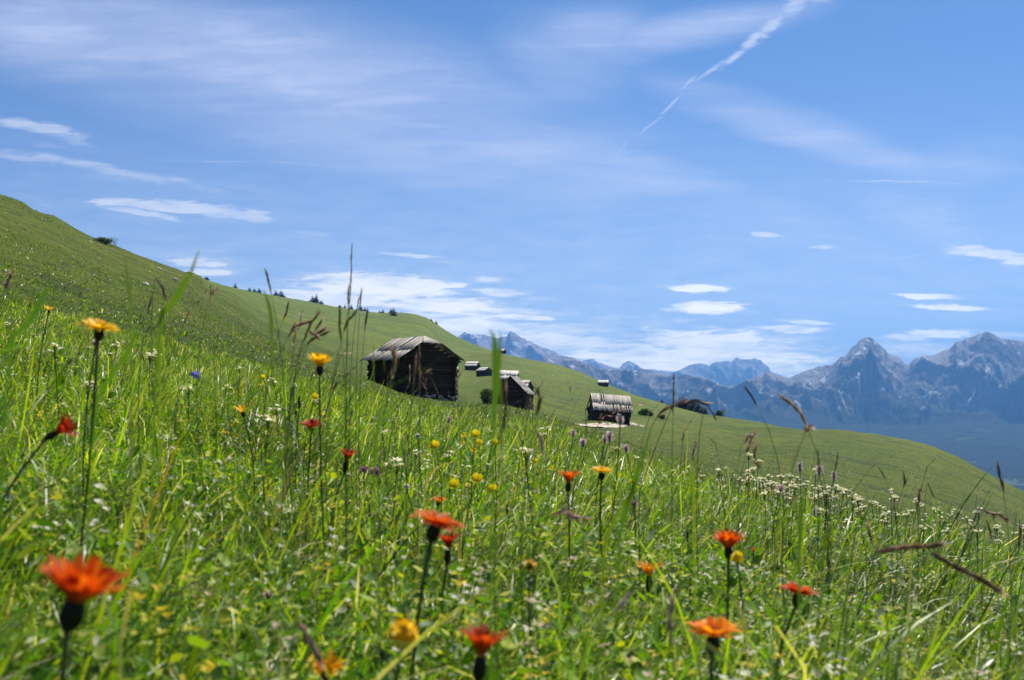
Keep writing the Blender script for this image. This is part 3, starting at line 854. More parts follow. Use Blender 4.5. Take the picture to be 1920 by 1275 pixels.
def ball_flower(px, py, wpx, D, cols, label, name='yellow_flower', group=None, cat='flower', n=60, core=(.10, .08, .01)):
    """round head of many small florets (trefoil, clover, scabious)"""
    Y = D * F / wpx; x = (px - CX) / F * Y; z = (HY - py) / F * Y
    base = Vector((x + rnd.uniform(-.02, .02), Y + .01, 0)); base.z = gz(base.x, base.y) - .01
    root = empty(name, base); H = Vector((x, Y, z)) - base
    m = MB(); m.blob(H, (D * .3, D * .3, D * .28), 8, 6, .1, core)
    for k in range(n):
        d = Vector((rnd.gauss(0, 1), rnd.gauss(0, 1), rnd.gauss(.25, 1))).normalized()
        s_ = d.orthogonal().normalized(); s_ = Matrix.Rotation(rnd.uniform(0, 6.3), 3, d) @ s_
        c = cols[rnd.randrange(len(cols))]; f_ = rnd.uniform(.75, 1.15)
        L = D * rnd.uniform(.40, .52)
        m.ribbon([H + d * D * .2, H + d * L * .8 + Vector((0, 0, D * .02)), H + d * L], [D * .06, D * .17, D * .09], s_, (c[0] * f_, c[1] * f_, c[2] * f_), .2, d)
    m.build('flower_head', M_petal, root, smooth=True)
    st = MB(); st.tube(along((0, 0, 0), H - Vector((0, 0, D * .25)), (rnd.uniform(-.02, .02), 0, 0)), .0010, 5, True, (.07, .11, .03)); st.build('stem', M_stem, root, smooth=True)
    tag(root, label, cat, group); return root
BYEL = [(.88, .62, .02), (.85, .50, .01), (.92, .70, .05)]
ball_flower(757, 1189, 62, .018, BYEL, 'round blurred yellow flower head at the bottom left of the middle', group=G2, n=120, core=(.80, .55, .02))
ball_flower(993, 1060, 28, .012, [(.88, .55, .05), (.85, .40, .05), (.9, .7, .3)], 'small yellow-orange flower ball in the grass right of the dark red cup flower', group=G2)
ball_flower(1382, 1045, 26, .0125, [(.90, .74, .02), (.88, .66, .02)], 'small round lemon yellow flower tucked under the open orange flower', group=G2, core=(.8, .6, .02))
PK = [(.70, .50, .55), (.78, .62, .66), (.62, .40, .48)]
ball_flower(180, 643, 17, .011, PK, 'small pink clover head directly below the wide golden yellow flower', name='pink_flower')
ball_flower(504, 1117, 24, .012, [(.8, .66, .62), (.75, .5, .5)], 'blurred pale pink flower head at the end of an arching stalk, lower left', name='pink_flower')
ball_flower(683, 881, 16, .014, [(.35, .10, .30), (.45, .16, .38)], 'left purple clover head beside the dark red cup flower', name='clover')
ball_flower(703, 884, 22, .017, [(.55, .16, .45), (.62, .24, .52), (.42, .10, .34)], 'brighter right purple clover head beside the dark red cup flower', name='clover')
ball_flower(1188, 944, 15, .013, [(.55, .32, .50), (.45, .22, .40)], 'small mauve clover head behind the tall blade right of the yellow flower', name='clover')
ball_flower(762, 912, 13, .010, [(.85, .85, .82)], 'tiny white flower head in the grass left of the yellow buttercup group', name='white_flower')
ball_flower(783, 817, 10, .010, [(.82, .82, .78)], 'small white flower spike top in front of the large hut', name='white_flower')
# fluffy pink plantain heads
def plantain(px, py, wpx, hpx, label, dark=False, tall=1.0):
    D = .017 if not dark else .010
    Y = D * F / wpx; x = (px - CX) / F * Y; z = (HY - py) / F * Y; Hh = hpx / F * Y
    base = Vector((x + rnd.uniform(-.03, .03), Y + .02, 0)); base.z = gz(base.x, base.y) - .01
    root = empty('plantain_flower', base); H = Vector((x, Y, z)) - base
    m = MB(); m.blob(H, (D * .20, D * .20, Hh * .48), 8, 8, .12, (.34, .20, .17) if not dark else (.07, .05, .035))
    for k in range(24 if dark else 90):
        th = rnd.uniform(0, 6.3); t = rnd.uniform(-.45, .40)
        d = Vector((math.cos(th), math.sin(th), rnd.uniform(-.1, .7))).normalized()
        c0 = H + Vector((0, 0, t * Hh)); L = D * rnd.uniform(.38, .56) * (1 - abs(t) * .5)
        col_ = (.10, .07, .05) if dark else rnd.choice([(.86, .66, .72), (.88, .78, .80), (.74, .52, .60), (.90, .86, .84)])
        m.ribbon([c0, c0 + d * L], [D * .05, D * .10], d.orthogonal().normalized(), col_)
    m.build('flower_head', M_white, root, smooth=True)
    st = MB(); st.tube(along((0, 0, 0), H - Vector((0, 0, Hh * .4)), (rnd.uniform(-.03, .03), 0, 0)), .0009, 5, True, (.10, .12, .05)); st.build('stem', M_stem, root, smooth=True)
    tag(root, label, 'flower', 'plantain flowers and dark buds'); return root
plantain(1163, 787, 19, 20, 'mauve fluffy flower head in front of the right end of the lone hut')
plantain(1093, 830, 17, 18, 'pale pink fluffy flower head directly below the gravel patch')
plantain(1143, 818, 17, 20, 'right of a pair of pink fluffy heads below the lone hut')
plantain(1134, 824, 13, 18, 'left of a pair of pink fluffy heads below the lone hut')
plantain(1075, 812, 13, 14, 'dusky pink fluffy head at the left end of the gravel patch')
plantain(1174, 841, 16, 14, 'lowest pink fluffy head under the lone hut, leaning')
plantain(842, 787, 10, 12, 'tiny pink flower head against the grassy mound right of the large hut')
plantain(1500, 876, 13, 22, 'narrow brown and white plantain head against the smooth right hill', tall=1)
plantain(1536, 882, 18, 20, 'brightest fluffy pink-white plantain head against the smooth right hill')
plantain(1564, 892, 13, 20, 'fluffy plantain head on a slanting stem, rightmost of three against the hill')
plantain(1464, 916, 16, 11, 'low star-shaped pink-white flower head over the white flower drift')
plantain(1527, 961, 11, 18, 'dusky plantain head inside the drift of small white flowers')
plantain(1018, 1008, 12, 26, 'dark oval plantain bud standing over the grass, middle of the meadow', dark=True)
plantain(951, 957, 11, 26, 'dark slanting bud right of the wide flat orange flower', dark=True)
plantain(1289, 1005, 10, 22, 'dark narrow bud left of the open orange flower', dark=True)
plantain(1505, 1190, 14, 24, 'dark bud low in the grass below the deep orange flower', dark=True)
plantain(1521, 1132, 12, 26, 'dark brown drooping bud touching the deep orange flower', dark=True)
plantain(561, 755, 12, 26, 'brown bud stem above the flat scarlet flower', dark=True)
plantain(555, 776, 9, 14, 'reddish small bud left above the flat scarlet flower', dark=True)

# five-petalled buttercups
def buttercup(px, py, wpx, label, group):
    D = .0150 * rnd.uniform(.92, 1.1); wpx *= 1.22
    Y = D * F / wpx; x = (px - CX) / F * Y; z = (HY - py) / F * Y
    base = Vector((x + rnd.uniform(-.03, .03), Y + .02, 0)); base.z = gz(base.x, base.y) - .01
    root = empty('buttercup', base); H = Vector((x, Y, z)) - base
    ax, a, b = frame((rnd.uniform(-.6, .6), rnd.uniform(-1.6, -.5), 1))
    m = MB()
    for k in range(5):
        th = 2 * math.pi * k / 5 + .3; rad = a * math.cos(th) + b * math.sin(th); sv = ax.cross(rad)
        f_ = rnd.uniform(.85, 1.1)
        m.ribbon([H, H + rad * D * .24 + ax * D * .08, H + rad * D * .42 + ax * D * .22, H + rad * D * .52 + ax * D * .34], [D * .12, D * .46, D * .52, D * .26], sv, (.94 * f_, .74 * f_, .012), .10, ax)
    m.build('petals', M_petal, root, smooth=True)
    c = MB(); c.blob(H + ax * D * .06, (D * .12, D * .12, D * .08), 7, 5, .1, (.75, .5, .02)); c.build('flower_centre', M_petal, root, smooth=True)
    st = MB(); st.tube(along((0, 0, 0), H, (rnd.uniform(-.03, .03), 0, 0)), .0008, 5, True, (.08, .13, .03)); st.build('stem', M_stem, root, smooth=True)
    tag(root, label, 'flower', group)
GB = 'yellow buttercups in the middle of the meadow'
for (px, py, wp, lb) in [
  (892, 817, 15, 'highest yellow buttercup behind the tall green blade, upper cluster'), (871, 818, 11, 'yellow buttercup at the upper left of the upper cluster'),
  (898, 832, 12, 'yellow buttercup just below the highest one'), (928, 831, 12, 'yellow buttercup touching the right side of the tall green blade'),
  (816, 838, 17, 'larger pale yellow buttercup left of the upper cluster'), (887, 846, 11, 'lowest yellow buttercup of the upper cluster'),
  (869, 833, 8, 'smallest yellow buttercup of the upper cluster'), (851, 911, 17, 'leftmost yellow buttercup of the lower cluster, turned sideways'),
  (894, 901, 19, 'biggest and highest yellow buttercup of the lower cluster'), (876, 914, 13, 'yellow buttercup in the middle of the lower cluster'),
  (924, 919, 16, 'rightmost yellow buttercup of the lower cluster, right of the blade'), (1035, 880, 9, 'tiny yellow buttercup left of the orange-red cup flower'),
  (1002, 866, 9, 'tiny yellow buttercup right of the tall blade, above the grass'), (985, 854, 8, 'tiny yellow buttercup halfway to the grassy mound'),
  (1003, 918, 9, 'small yellow buttercup low in the grass left of the orange-red cup flower'), (546, 832, 10, 'yellow buttercup below the flat scarlet flower'),
  (590, 746, 12, 'yellow buttercup on the stem line below the upright yellow flower'), (494, 709, 9, 'yellow buttercup left of the upright yellow flower, upper of two'),
  (492, 721, 7, 'small yellow buttercup left of the upright yellow flower, lower of two'), (303, 876, 13, 'yellow buttercup deep in the left foreground grass'),
  (1186, 905, 10, 'yellow buttercup caught behind a tall blade right of the flat yellow flower'), (1483, 988, 8, 'small yellow buttercup under the white flower drift'),
  (378, 850, 10, 'pale yellow buttercup in the left grass beside the green tufts'), (1361, 989, 8, 'yellow buttercup above the open orange flower'),
  (747, 1008, 8, 'tiny yellow buttercup left of the dark red cup flower'), (480, 815, 10, 'yellow-green buttercup left below the scarlet flower'), (493, 962, 14, 'pale yellow blurred buttercup left of the middle')]:
    buttercup(px, py, wp, lb, GB)

# blue bellflower
def bell():
    px, py, wpx, D = 364, 702, 17, .018
    Y = D * F / wpx; x = (px - CX) / F * Y; z = (HY - py) / F * Y
    base = Vector((x - .05, Y + .03, 0)); base.z = gz(base.x, base.y) - .01
    root = empty('bellflower', base); H = Vector((x, Y, z)) - base
    ax, a, b = frame((.75, -.35, -.2)); m = MB()
    for k in range(5):
        th = 2 * math.pi * k / 5; rad = a * math.cos(th) + b * math.sin(th); sv = ax.cross(rad)
        m.ribbon([H - ax * D * .5, H - ax * D * .3 + rad * D * .2, H + rad * D * .28, H + ax * D * .3 + rad * D * .4, H + ax * D * .45 + rad * D * .5], [D * .1, D * .26, D * .36, D * .34, D * .05], sv, (.16, .14, .62), .1, ax)
    m.build('petals', M_petal, root, smooth=True)
    st = MB(); st.tube(along((0, 0, 0), H - ax * D * .5, (-.02, 0, .05)), .0008, 5, True, (.08, .12, .04)); st.build('stem', M_stem, root, smooth=True)
    tag(root, 'single blue-violet bellflower in the grass of the upper left meadow', 'flower')
bell()

# drift of small white flowers
def white_head(k):
    m = MB(); h = rnd.uniform(.13, .18)
    top = Vector((rnd.uniform(-.02, .02), 0, h))
    sp = along((0, 0, 0), top, (rnd.uniform(-.01, .01), 0, 0), 4)
    m.tube(sp, .0009, 4, False, (.09, .13, .035))
    for q in range(rnd.randint(4, 8)):
        a = rnd.uniform(0, 6.3); r_ = rnd.uniform(0, .016)
        c = top + Vector((math.cos(a) * r_, math.sin(a) * r_, rnd.uniform(-.004, .007)))
        m.tube([top - Vector((0, 0, .016)), c], .0005, 3, False, (.10, .14, .04))
        wc = rnd.choice([(.84, .82, .62), (.88, .87, .74), (.80, .76, .50)])
        for g in range(8):
            a2 = rnd.uniform(0, 6.3); d2 = Vector((math.cos(a2), math.sin(a2), rnd.uniform(-.2, .9))).normalized()
            m.ribbon([c, c + d2 * .0036, c + d2 * .0058], [.002, .0034, .0018], d2.cross(Vector((0, 0, 1))).normalized(), wc, .1)
    # a few stem leaves
    for q in range(4):
        a = rnd.uniform(0, 6.3); c = sp[1].lerp(sp[2], rnd.random()); d = Vector((math.cos(a), math.sin(a), .6))
        m.ribbon([c, c + d * .016, c + d * .03 - Vector((0, 0, .006))], [.003, .005, .001], Vector((-math.sin(a), math.cos(a), 0)), (.07, .14, .02))
    return m.mesh('white_flower', M_white, False)
WH = [white_head(k) for k in range(7)]
ANCH = [(150, 1108, 'the largest orange-red flower'), (107, 808, 'the red half-closed flower at the left edge'), (820, 972, 'the wide flat orange flower'), (650, 862, 'the dark red cup flower'),
        (584, 793, 'the flat scarlet flower'), (1066, 902, 'the orange-red cup flower'), (188, 607, 'the golden yellow flower at the upper left'), (600, 681, 'the upright yellow flower'), (454, 769, 'the lone small yellow cup flower'),
        (364, 702, 'the blue bellflower'), (692, 882, 'the purple clover pair'), (892, 830, 'the upper buttercup cluster'), (890, 911, 'the lower buttercup cluster'), (770, 690, 'the largest hut'), (1129, 880, 'the flat bright yellow flower'),
        (340, 540, 'the slanting green tuft'), (1163, 787, 'the mauve plantain head'), (303, 876, 'the deep left buttercup')]
USED = set()
def near_label(x, y):
    for d_, ax_, ay_, nm in sorted(((math.hypot(x - a, y - c), a, c, nm) for a, c, nm in ANCH)):
        hor = 'left' if x < ax_ else 'right'; ver = 'above' if y < ay_ else 'below'
        opts = [ver + ' ' + nm if abs(y - ay_) > abs(x - ax_) else hor + ' of ' + nm, ver + ' and ' + hor + ' of ' + nm]
        for t_ in opts:
            s_ = 'small white flower cluster ' + t_
            if s_ not in USED and len(s_.split()) <= 16:
                USED.add(s_); return s_
    return 'small white flower cluster standing in the grass'
cnt = 0
GW = 'small white flowers in the drift along the meadow crest'
while cnt < 245:
    if cnt < 215:
        px = rnd.triangular(1190, 1960, 1500) if rnd.random() < .8 else rnd.uniform(1150, 1960)
        Y = rnd.triangular(2.0, 7.0, 3.2)
    else:
        px = rnd.uniform(-20, 1150); Y = rnd.uniform(1.3, 5)
    p = at_px(px, Y)
    o = link('white_flower', WH[cnt % 7]); o.location = p - Vector((0, 0, .012))
    o.rotation_euler = (rnd.uniform(-.1, .1), rnd.uniform(-.1, .15), rnd.uniform(0, 6.3)); s_ = rnd.uniform(.8, 1.2); o.scale = (s_, s_, s_ * rnd.uniform(.9, 1.15))
    if cnt < 215:
        tag(o, 'small white flower cluster in the pale drift along the right meadow crest', 'flower', GW)
    else:
        qx = CX + F * p.x / p.y; qy = HY - F * (p.z + .15) / p.y
        tag(o, near_label(qx, qy), 'flower', 'scattered white flowers left of the drift')
    cnt += 1

# ------------------------------------------------------------------ tall grass stems and blades
def foot(px, Y):
    return at_px(px, Y)
def P3(px, py, Y): return Vector(((px - CX) / F * Y, Y, (HY - py) / F * Y))
def spikelets(m, pts, n, L, W, cols, spread=.35, both=True):
    for k in range(n):
        t = (k + rnd.random()) / n * (len(pts) - 1.001); j = int(t)
        c = pts[j].lerp(pts[j + 1], t - j); d0 = (pts[j + 1] - pts[j]).normalized()
        a = d0.orthogonal().normalized(); a = Matrix.Rotation(rnd.uniform(0, 6.3), 3, d0) @ a
        d = (d0 + a * spread * rnd.uniform(.4, 1.4)).normalized()
        c_ = cols[rnd.randrange(len(cols))]; f_ = rnd.uniform(.7, 1.3)
        l = L * rnd.uniform(.7, 1.3)
        s_ = d.cross(a).normalized()
        m.ribbon([c, c + d * l * .4, c + d * l], [W * .4, W, W * .1], s_, (c_[0] * f_, c_[1] * f_, c_[2] * f_), .25, a)
BRN = [(.26, .13, .09), (.36, .21, .14), (.16, .08, .065), (.56, .42, .32)]
GRN = [(.10, .15, .03), (.16, .20, .05), (.06, .10, .02)]
TAN = [(.45, .36, .22), (.36, .24, .14), (.55, .46, .32)]
DRK = [(.10, .055, .045), (.15, .08, .065), (.24, .16, .12)]
def grass_stem(head, Y, label, footpx=None, cols=BRN, thick=.0045, n=26, L=.007, W=.0020, stemcol=(.20, .24, .07), name='grass_stalk', spread=.3, group='tall flowering grass stems', leaf=None):
    """head: list of (px, py) from its lower end to the tip"""
    Y *= 1.3; L *= 1.1; W *= .92
    hp = [P3(a, b, Y) for a, b in head]
    fx = footpx if footpx is not None else head[0][0] - (head[-1][0] - head[0][0]) * .3
    base = foot(fx, Y * rnd.uniform(1.0, 1.04)) - Vector((0, 0, .01))
    root = empty(name, base)
    hp = [p - base for p in hp]
    if hp[0].z < .02:
        hp = [p + Vector((0, 0, 0)) for p in hp]
    st = MB(); d0 = (hp[1] - hp[0]).normalized()
    Ls = hp[0].length
    if d0.z > .75: ctrl = hp[0] - d0 * Ls * .4
    else: ctrl = Vector((hp[0].x * .45 - d0.x * Ls * .12, hp[0].y * .5, hp[0].z * .85))
    sp = [Vector((0, 0, 0)) * (1 - t) ** 2 + ctrl * 2 * t * (1 - t) + hp[0] * t * t for t in [i / 8 for i in range(9)]]
    st.tube(sp, [.00075 - .00035 * i / 8 for i in range(9)], 5, True, stemcol)
    st.build('stalk', M_stem, root, smooth=True)
    hd = MB(); hd.tube(hp, .0005, 4, True, stemcol)
    spikelets(hd, hp, n, L, W, cols, spread)
    hd.build('seed_head', M_seed, root, smooth=True)
    if leaf:
        lf = MB(); c = sp[int(len(sp) * leaf[2]) if len(leaf) > 2 else 4]
        q = [c, c + Vector((leaf[0] * .3, 0, leaf[1] * .6)), c + Vector((leaf[0] * .7, 0, leaf[1] * .95)), c + Vector((leaf[0], 0, leaf[1]))]
        lf.ribbon(q, [.0035, .004, .003, .0004], (.5, .86, 0), (.10, .18, .02), .15)
        lf.build('leaf', M_grass, root, smooth=True)
    return tag(root, label, 'grass stem', group)
GS = grass_stem
GS([(654, 590), (656, 555), (658, 520), (659, 468)], 1.0, 'tallest thin grass stem rising into the clouds above the large hut', 650, BRN + TAN, n=34, L=.009, W=.0018, spread=.12)
GS([(652, 575), (653, 545)], 1.1, 'short companion spike just left of the tallest grass stem', 651, DRK, n=12, L=.010, W=.0022, spread=.08)
GS([(675, 578), (677, 553)], 1.2, 'dark pointed grass spike right of the tallest stem, higher of two', 672, DRK, n=12, L=.012, W=.0022, spread=.06)
GS([(669, 584), (672, 565)], 1.2, 'dark pointed grass spike right of the tallest stem, lower of two', 668, DRK, n=10, L=.010, W=.0022, spread=.06)
GS([(684, 620), (686, 603), (689, 585)], 1.0, 'dark grass spike above the left end of the large hut roof', 682, DRK, n=18, L=.008, W=.0022, spread=.12)
GS([(509, 552), (504, 530), (500, 514)], .85, 'straw coloured grass tip standing above the far ridge at the upper left', 512, TAN + GRN, n=16, L=.008, W=.0022, spread=.14)
GS([(531, 600), (536, 588), (539, 574)], 1.0, 'short dark spike against the green hillside above the upright yellow flower', 526, DRK, n=16, L=.007, W=.0024, spread=.16)
GS([(540, 632), (552, 612), (575, 605)], .9, 'nodding brown grass head leaning right, leftmost of the brown group', 528, BRN, n=24, L=.009, W=.0026, spread=.22)
GS([(570, 640), (580, 612), (594, 590)], .9, 'upright brown grass head, tallest of the brown group left of the hut', 560, BRN, n=22, L=.008, W=.0026, spread=.2)
GS([(578, 618), (590, 628), (602, 620)], .85, 'plump cream and brown grass head in the middle of the brown group', 566, [(.62, .42, .34), (.3, .16, .1), (.7, .55, .45)], n=26, L=.009, W=.0030, spread=.25)
GS([(590, 622), (597, 610), (603, 602)], .9, 'small brown grass head right of the tallest one in the brown group', 582, BRN, n=14, L=.007, W=.0024, spread=.2)
GS([(573, 646), (590, 634), (612, 624)], .9, 'dark green-brown grass head leaning right, lowest of the brown group', 560, DRK + GRN, n=22, L=.009, W=.0024, spread=.18)
GS([(645, 622), (650, 606), (664, 588)], .8, 'curved green grass head leaning right above the left of the large hut', 640, GRN, n=26, L=.008, W=.0022, spread=.12, leaf=(.03, .05))
GS([(640, 640), (637, 615), (637, 590)], .8, 'slender green unopened grass head beside the tallest stem', 640, GRN, n=22, L=.010, W=.0020, spread=.08)
GS([(733, 712), (738, 690), (740, 674), (738, 666)], .8, 'drooping orange-brown grass head crossing the left half of the large hut', 728, [(.45, .22, .12), (.35, .30, .16), (.6, .42, .32)], n=30, L=.009, W=.0030, spread=.2)
GS([(777, 706), (779, 690), (781, 672)], .9, 'brown budding grass head crossing the middle of the large hut', 764, [(.40, .20, .18), (.55, .38, .34)], n=16, L=.008, W=.0026, spread=.14, leaf=(-.01, .05))
GS([(800, 735), (797, 716), (790, 700), (805, 697)], 1.0, 'small branching brown grass head in front of the dark gable of the large hut', 802, DRK + BRN, n=18, L=.008, W=.0022, spread=.5)
GS([(787, 700), (787, 670), (786, 645)], .9, 'thin grey grass stalk crossing the gable of the large hut up to its roof', 780, TAN, n=8, L=.006, W=.0016, spread=.1, stemcol=(.28, .27, .2))
GS([(858, 732), (857, 715), (862, 702)], 1.0, 'straw grass stem bending right beside the right corner of the large hut', 868, TAN, n=14, L=.007, W=.0022, spread=.3)
GS([(943, 810), (948, 770), (949, 735)], .60, 'blurred dark brown grass head in front of the middle hut group', 940, DRK, n=22, L=.008, W=.0024, spread=.1)
GS([(1006, 780), (1012, 755), (1008, 735)], .60, 'blurred olive grass head right of the middle hut group', 1010, [(.12, .09, .04), (.2, .16, .06)], n=16, L=.008, W=.0024, spread=.15)
GS([(1008, 810), (1013, 820), (1016, 834)], .65, 'blurred pale pinkish bract against the grassy mound', 1020, [(.5, .38, .33), (.62, .5, .42)], n=10, L=.010, W=.0030, spread=.1)
GS([(1262, 778), (1263, 745), (1263, 712)], .95, 'black upright grass spike in front of the blue mountains', 1262, DRK, n=30, L=.010, W=.0020, spread=.06)
GS([(1232, 782), (1246, 768), (1270, 758), (1300, 752), (1318, 755)], .95, 'long brown arching grass panicle drooping right over the conifers', 1205, BRN + DRK, n=44, L=.012, W=.0030, spread=.18)
GS([(1325, 756), (1332, 768), (1339, 781)], .95, 'drooping brown tip right of the long arching panicle', 1316, BRN, n=12, L=.009, W=.0024, spread=.15)
GS([(1420, 762), (1412, 748), (1404, 736)], .95, 'dark spike leaning left in front of the mountain base', 1424, DRK, n=16, L=.009, W=.0022, spread=.1)
GS([(1513, 800), (1503, 778), (1488, 762), (1470, 748)], .8, 'pale straw grass head arching left in front of the pointed peak', 1512, TAN, n=32, L=.008, W=.0024, spread=.2)
GS([(1508, 815), (1512, 806), (1519, 803)], .8, 'small reddish tuft at the crest of the smooth right hill', 1512, BRN, n=12, L=.008, W=.0028, spread=.6, leaf=(.004, -.08))
GS([(1400, 850), (1406, 832), (1414, 815), (1398, 822)], 1.1, 'loose brown branching grass panicle against the smooth right hill', 1425, BRN, n=34, L=.011, W=.0028, spread=.7)
GS([(1425, 880), (1415, 858), (1418, 835)], 1.1, 'second loose brown panicle just below the branching one', 1430, BRN, n=24, L=.009, W=.0026, spread=.7)
GS([(1298, 870), (1299, 850), (1304, 832)], 1.2, 'short brown grass tuft left of the smooth hill', 1300, BRN, n=18, L=.008, W=.0024, spread=.5)
GS([(1345, 850), (1341, 832), (1330, 820)], 1.2, 'thin straw stem curving left on the smooth hill', 1352, TAN, n=12, L=.007, W=.0020, spread=.25)
GS([(1534, 880), (1534, 862), (1534, 848)], 1.1, 'thin dark spike directly above the brightest plantain head', 1534, DRK, n=14, L=.007, W=.0018, spread=.1)
GS([(1565, 885), (1568, 870), (1571, 855)], 1.1, 'thin dark spike above the rightmost plantain head', 1562, DRK, n=14, L=.007, W=.0018, spread=.15)
GS([(1722, 950), (1722, 938), (1724, 922)], 1.2, 'dark feathery grass head low on the smooth right hill, between two thin ones', 1720, DRK + BRN, n=22, L=.011, W=.0022, spread=.4)
GS([(1693, 915), (1697, 905), (1695, 890)], 1.2, 'small dark feathery grass head higher on the smooth right hill', 1700, DRK, n=16, L=.009, W=.0020, spread=.3)
GS([(1660, 900), (1655, 888), (1650, 880)], 1.3, 'thin dangling dark spike at the middle of the smooth right hill', 1664, DRK, n=10, L=.008, W=.0020, spread=.2)
GS([(1740, 905), (1745, 918), (1751, 930)], 1.3, 'short curved dark spike on the right part of the smooth hill', 1736, DRK, n=10, L=.008, W=.0020, spread=.2)
GS([(1882, 925), (1879, 905), (1872, 880)], .95, 'tall dark bristly grass head at the far right above the hill edge', 1886, DRK, n=22, L=.012, W=.0026, spread=.14)
GS([(1840, 955), (1855, 962), (1872, 963), (1890, 975)], .95, 'zigzag brown grass head lying sideways near the right edge', 1832, BRN, n=24, L=.009, W=.0028, spread=.3)
GS([(1850, 975), (1855, 990), (1858, 1005)], 1.0, 'dark hanging spike below the zigzag grass head', 1845, DRK, n=14, L=.009, W=.0022, spread=.2)
GS([(1910, 1030), (1912, 1010), (1913, 990)], 1.0, 'dark spike at the right edge of the photo below the hill', 1908, DRK, n=14, L=.010, W=.0024, spread=.2)
GS([(1640, 1035), (1680, 1028), (1720, 1025), (1752, 1022)], .48, 'thick blurred brown grass head lying level at the right', 1600, BRN, n=46, L=.008, W=.0030, spread=.16)
GS([(1742, 1036), (1790, 1062), (1830, 1082), (1866, 1102)], .46, 'thick blurred brown grass head slanting down at the right', 1700, BRN, n=54, L=.008, W=.0032, spread=.12)
GS([(1637, 1020), (1632, 1005), (1628, 990)], .7, 'blurred grey-brown grass bud above the level brown head', 1640, DRK + TAN, n=16, L=.008, W=.0030, spread=.12)
GS([(292, 520), (302, 535), (310, 556)], .8, 'brownish drooping grass head at the left of the green tuft', 318, BRN + GRN, n=18, L=.008, W=.0024, spread=.15)
GS([(393, 560), (396, 550), (402, 546)], 1.1, 'loose straw grass head against the left hillside, right of the green tuft', 392, [(.5, .4, .3), (.3, .18, .14)], n=18, L=.009, W=.0026, spread=.8)
GS([(277, 588), (280, 574), (283, 562)], 1.0, 'dark spike left of the green tuft', 276, DRK, n=14, L=.008, W=.0022, spread=.12)
GS([(10, 545), (15, 530), (20, 515)], .75, 'pinkish plantain spike at the far left edge', 6, [(.5, .36, .34), (.3, .18, .16)], n=26, L=.005, W=.0028, spread=.6)
GS([(1262, 1215), (1255, 1165), (1258, 1135)], .42, 'blurred pinkish grass stem near the bottom right of the middle', 1240, [(.55, .38, .38), (.45, .3, .26)], n=20, L=.006, W=.0026, spread=.1, stemcol=(.25, .18, .12))
GS([(1150, 1150), (1160, 1140), (1172, 1122)], .45, 'pale lilac grass tip near the bottom middle', 1120, [(.62, .48, .52), (.5, .4, .35)], n=14, L=.006, W=.0026, spread=.12, stemcol=(.35, .38, .2))
GS([(1030, 968), (1060, 958), (1075, 968), (1100, 974)], .7, 'loose pink-brown panicle lying over the grass in the middle of the meadow', 1010, [(.45, .28, .26), (.3, .17, .15)], n=26, L=.009, W=.0030, spread=.5)
GS([(560, 1165), (580, 1200), (598, 1232)], .42, 'blurred pinkish grass head hanging over the bottom yellow flower', 540, [(.5, .36, .30), (.4, .25, .2)], n=22, L=.008, W=.0034, spread=.2)
GS([(656, 800), (657, 785), (660, 770)], 1.2, 'brown spike right of the flat scarlet flower', 654, BRN, n=22, L=.006, W=.0024, spread=.3)
GS([(244, 760), (238, 820), (242, 850)], .9, 'bleached straw stalk in the left foreground', 244, TAN, n=8, L=.006, W=.0022, spread=.1, stemcol=(.5, .42, .25))

def blade(pts, Y, w_, col_, label, footpx, group='tall green grass blades', name='grass_leaf'):
    base = foot(footpx, Y * 1.01) - Vector((0, 0, .01)); root = base
    q = [Vector((0, 0, 0))] + [P3(a, b, Y) - base for a, b in pts]
    # smooth
    ks = np.array([tuple(p) for p in q]); t = np.linspace(0, 1, len(q)); ss = pchip(t, ks, np.linspace(0, 1, 12))
    m = MB(); n = 12
    sm_ = lambda e0, e1, v: (lambda q_: q_ * q_ * (3 - 2 * q_))(min(1, max(0, (v - e0) / (e1 - e0))))
    w_ *= .78
    ws = [w_ * (.26 + .74 * sm_(.15, .42, i / (n - 1))) * (1 - (i / (n - 1)) ** 3.5 * .95) for i in range(n)]
    m.ribbon([Vector(p) for p in ss], ws, Vector((.93, .36, 0)), col_, .14, (0, -1, 0))
    o = m.build(name, M_grass, None, base, smooth=True)
    return tag(o, label, 'grass blade', group)
blade([(925, 800), (930, 720), (929, 660), (927, 636), (918, 616)], .55, .0058, (.09, .20, .012), 'broad bright green blade crossing the middle huts, with a bent straw tip', 915)
blade([(940, 760), (936, 700), (938, 650), (938, 618)], .58, .0028, (.10, .14, .03), 'thin blade close right of the broad one, crossing the middle huts', 925)
blade([(300, 600), (330, 560), (352, 520), (360, 508)], .62, .0060, (.10, .20, .015), 'thick slanting green blade of the tuft pointing at the left ridge', 270)
blade([(318, 575), (350, 530), (364, 495), (374, 466)], .64, .0030, (.16, .17, .06), 'thin brown-tipped blade reaching over the left ridge into the sky', 285)
blade([(245, 575), (240, 530), (234, 472)], .70, .0032, (.13, .20, .035), 'thin upright blade left of the green tuft', 252)
blade([(510, 640), (509, 600), (503, 566), (492, 540)], .75, .0042, (.11, .19, .03), 'green blade with a bent tip above the upper left hillside', 516)
blade([(20, 640), (60, 600), (80, 560), (100, 520)], .50, .0050, (.07, .17, .02), 'dark green blade slanting right at the left edge', -20)
blade([(-10, 670), (30, 650), (90, 640), (150, 628)], .45, .0040, (.08, .18, .02), 'long green blade bending over to the right at the left edge', -60)
blade([(300, 700), (298, 660), (310, 630), (345, 690)], .70, .0044, (.20, .27, .02), 'yellow-green blade folded back on itself beside the tuft', 290)
blade([(180, 760), (220, 690), (250, 640), (262, 600)], .66, .0046, (.10, .20, .02), 'curving green blade between the golden flower and the tuft', 150)
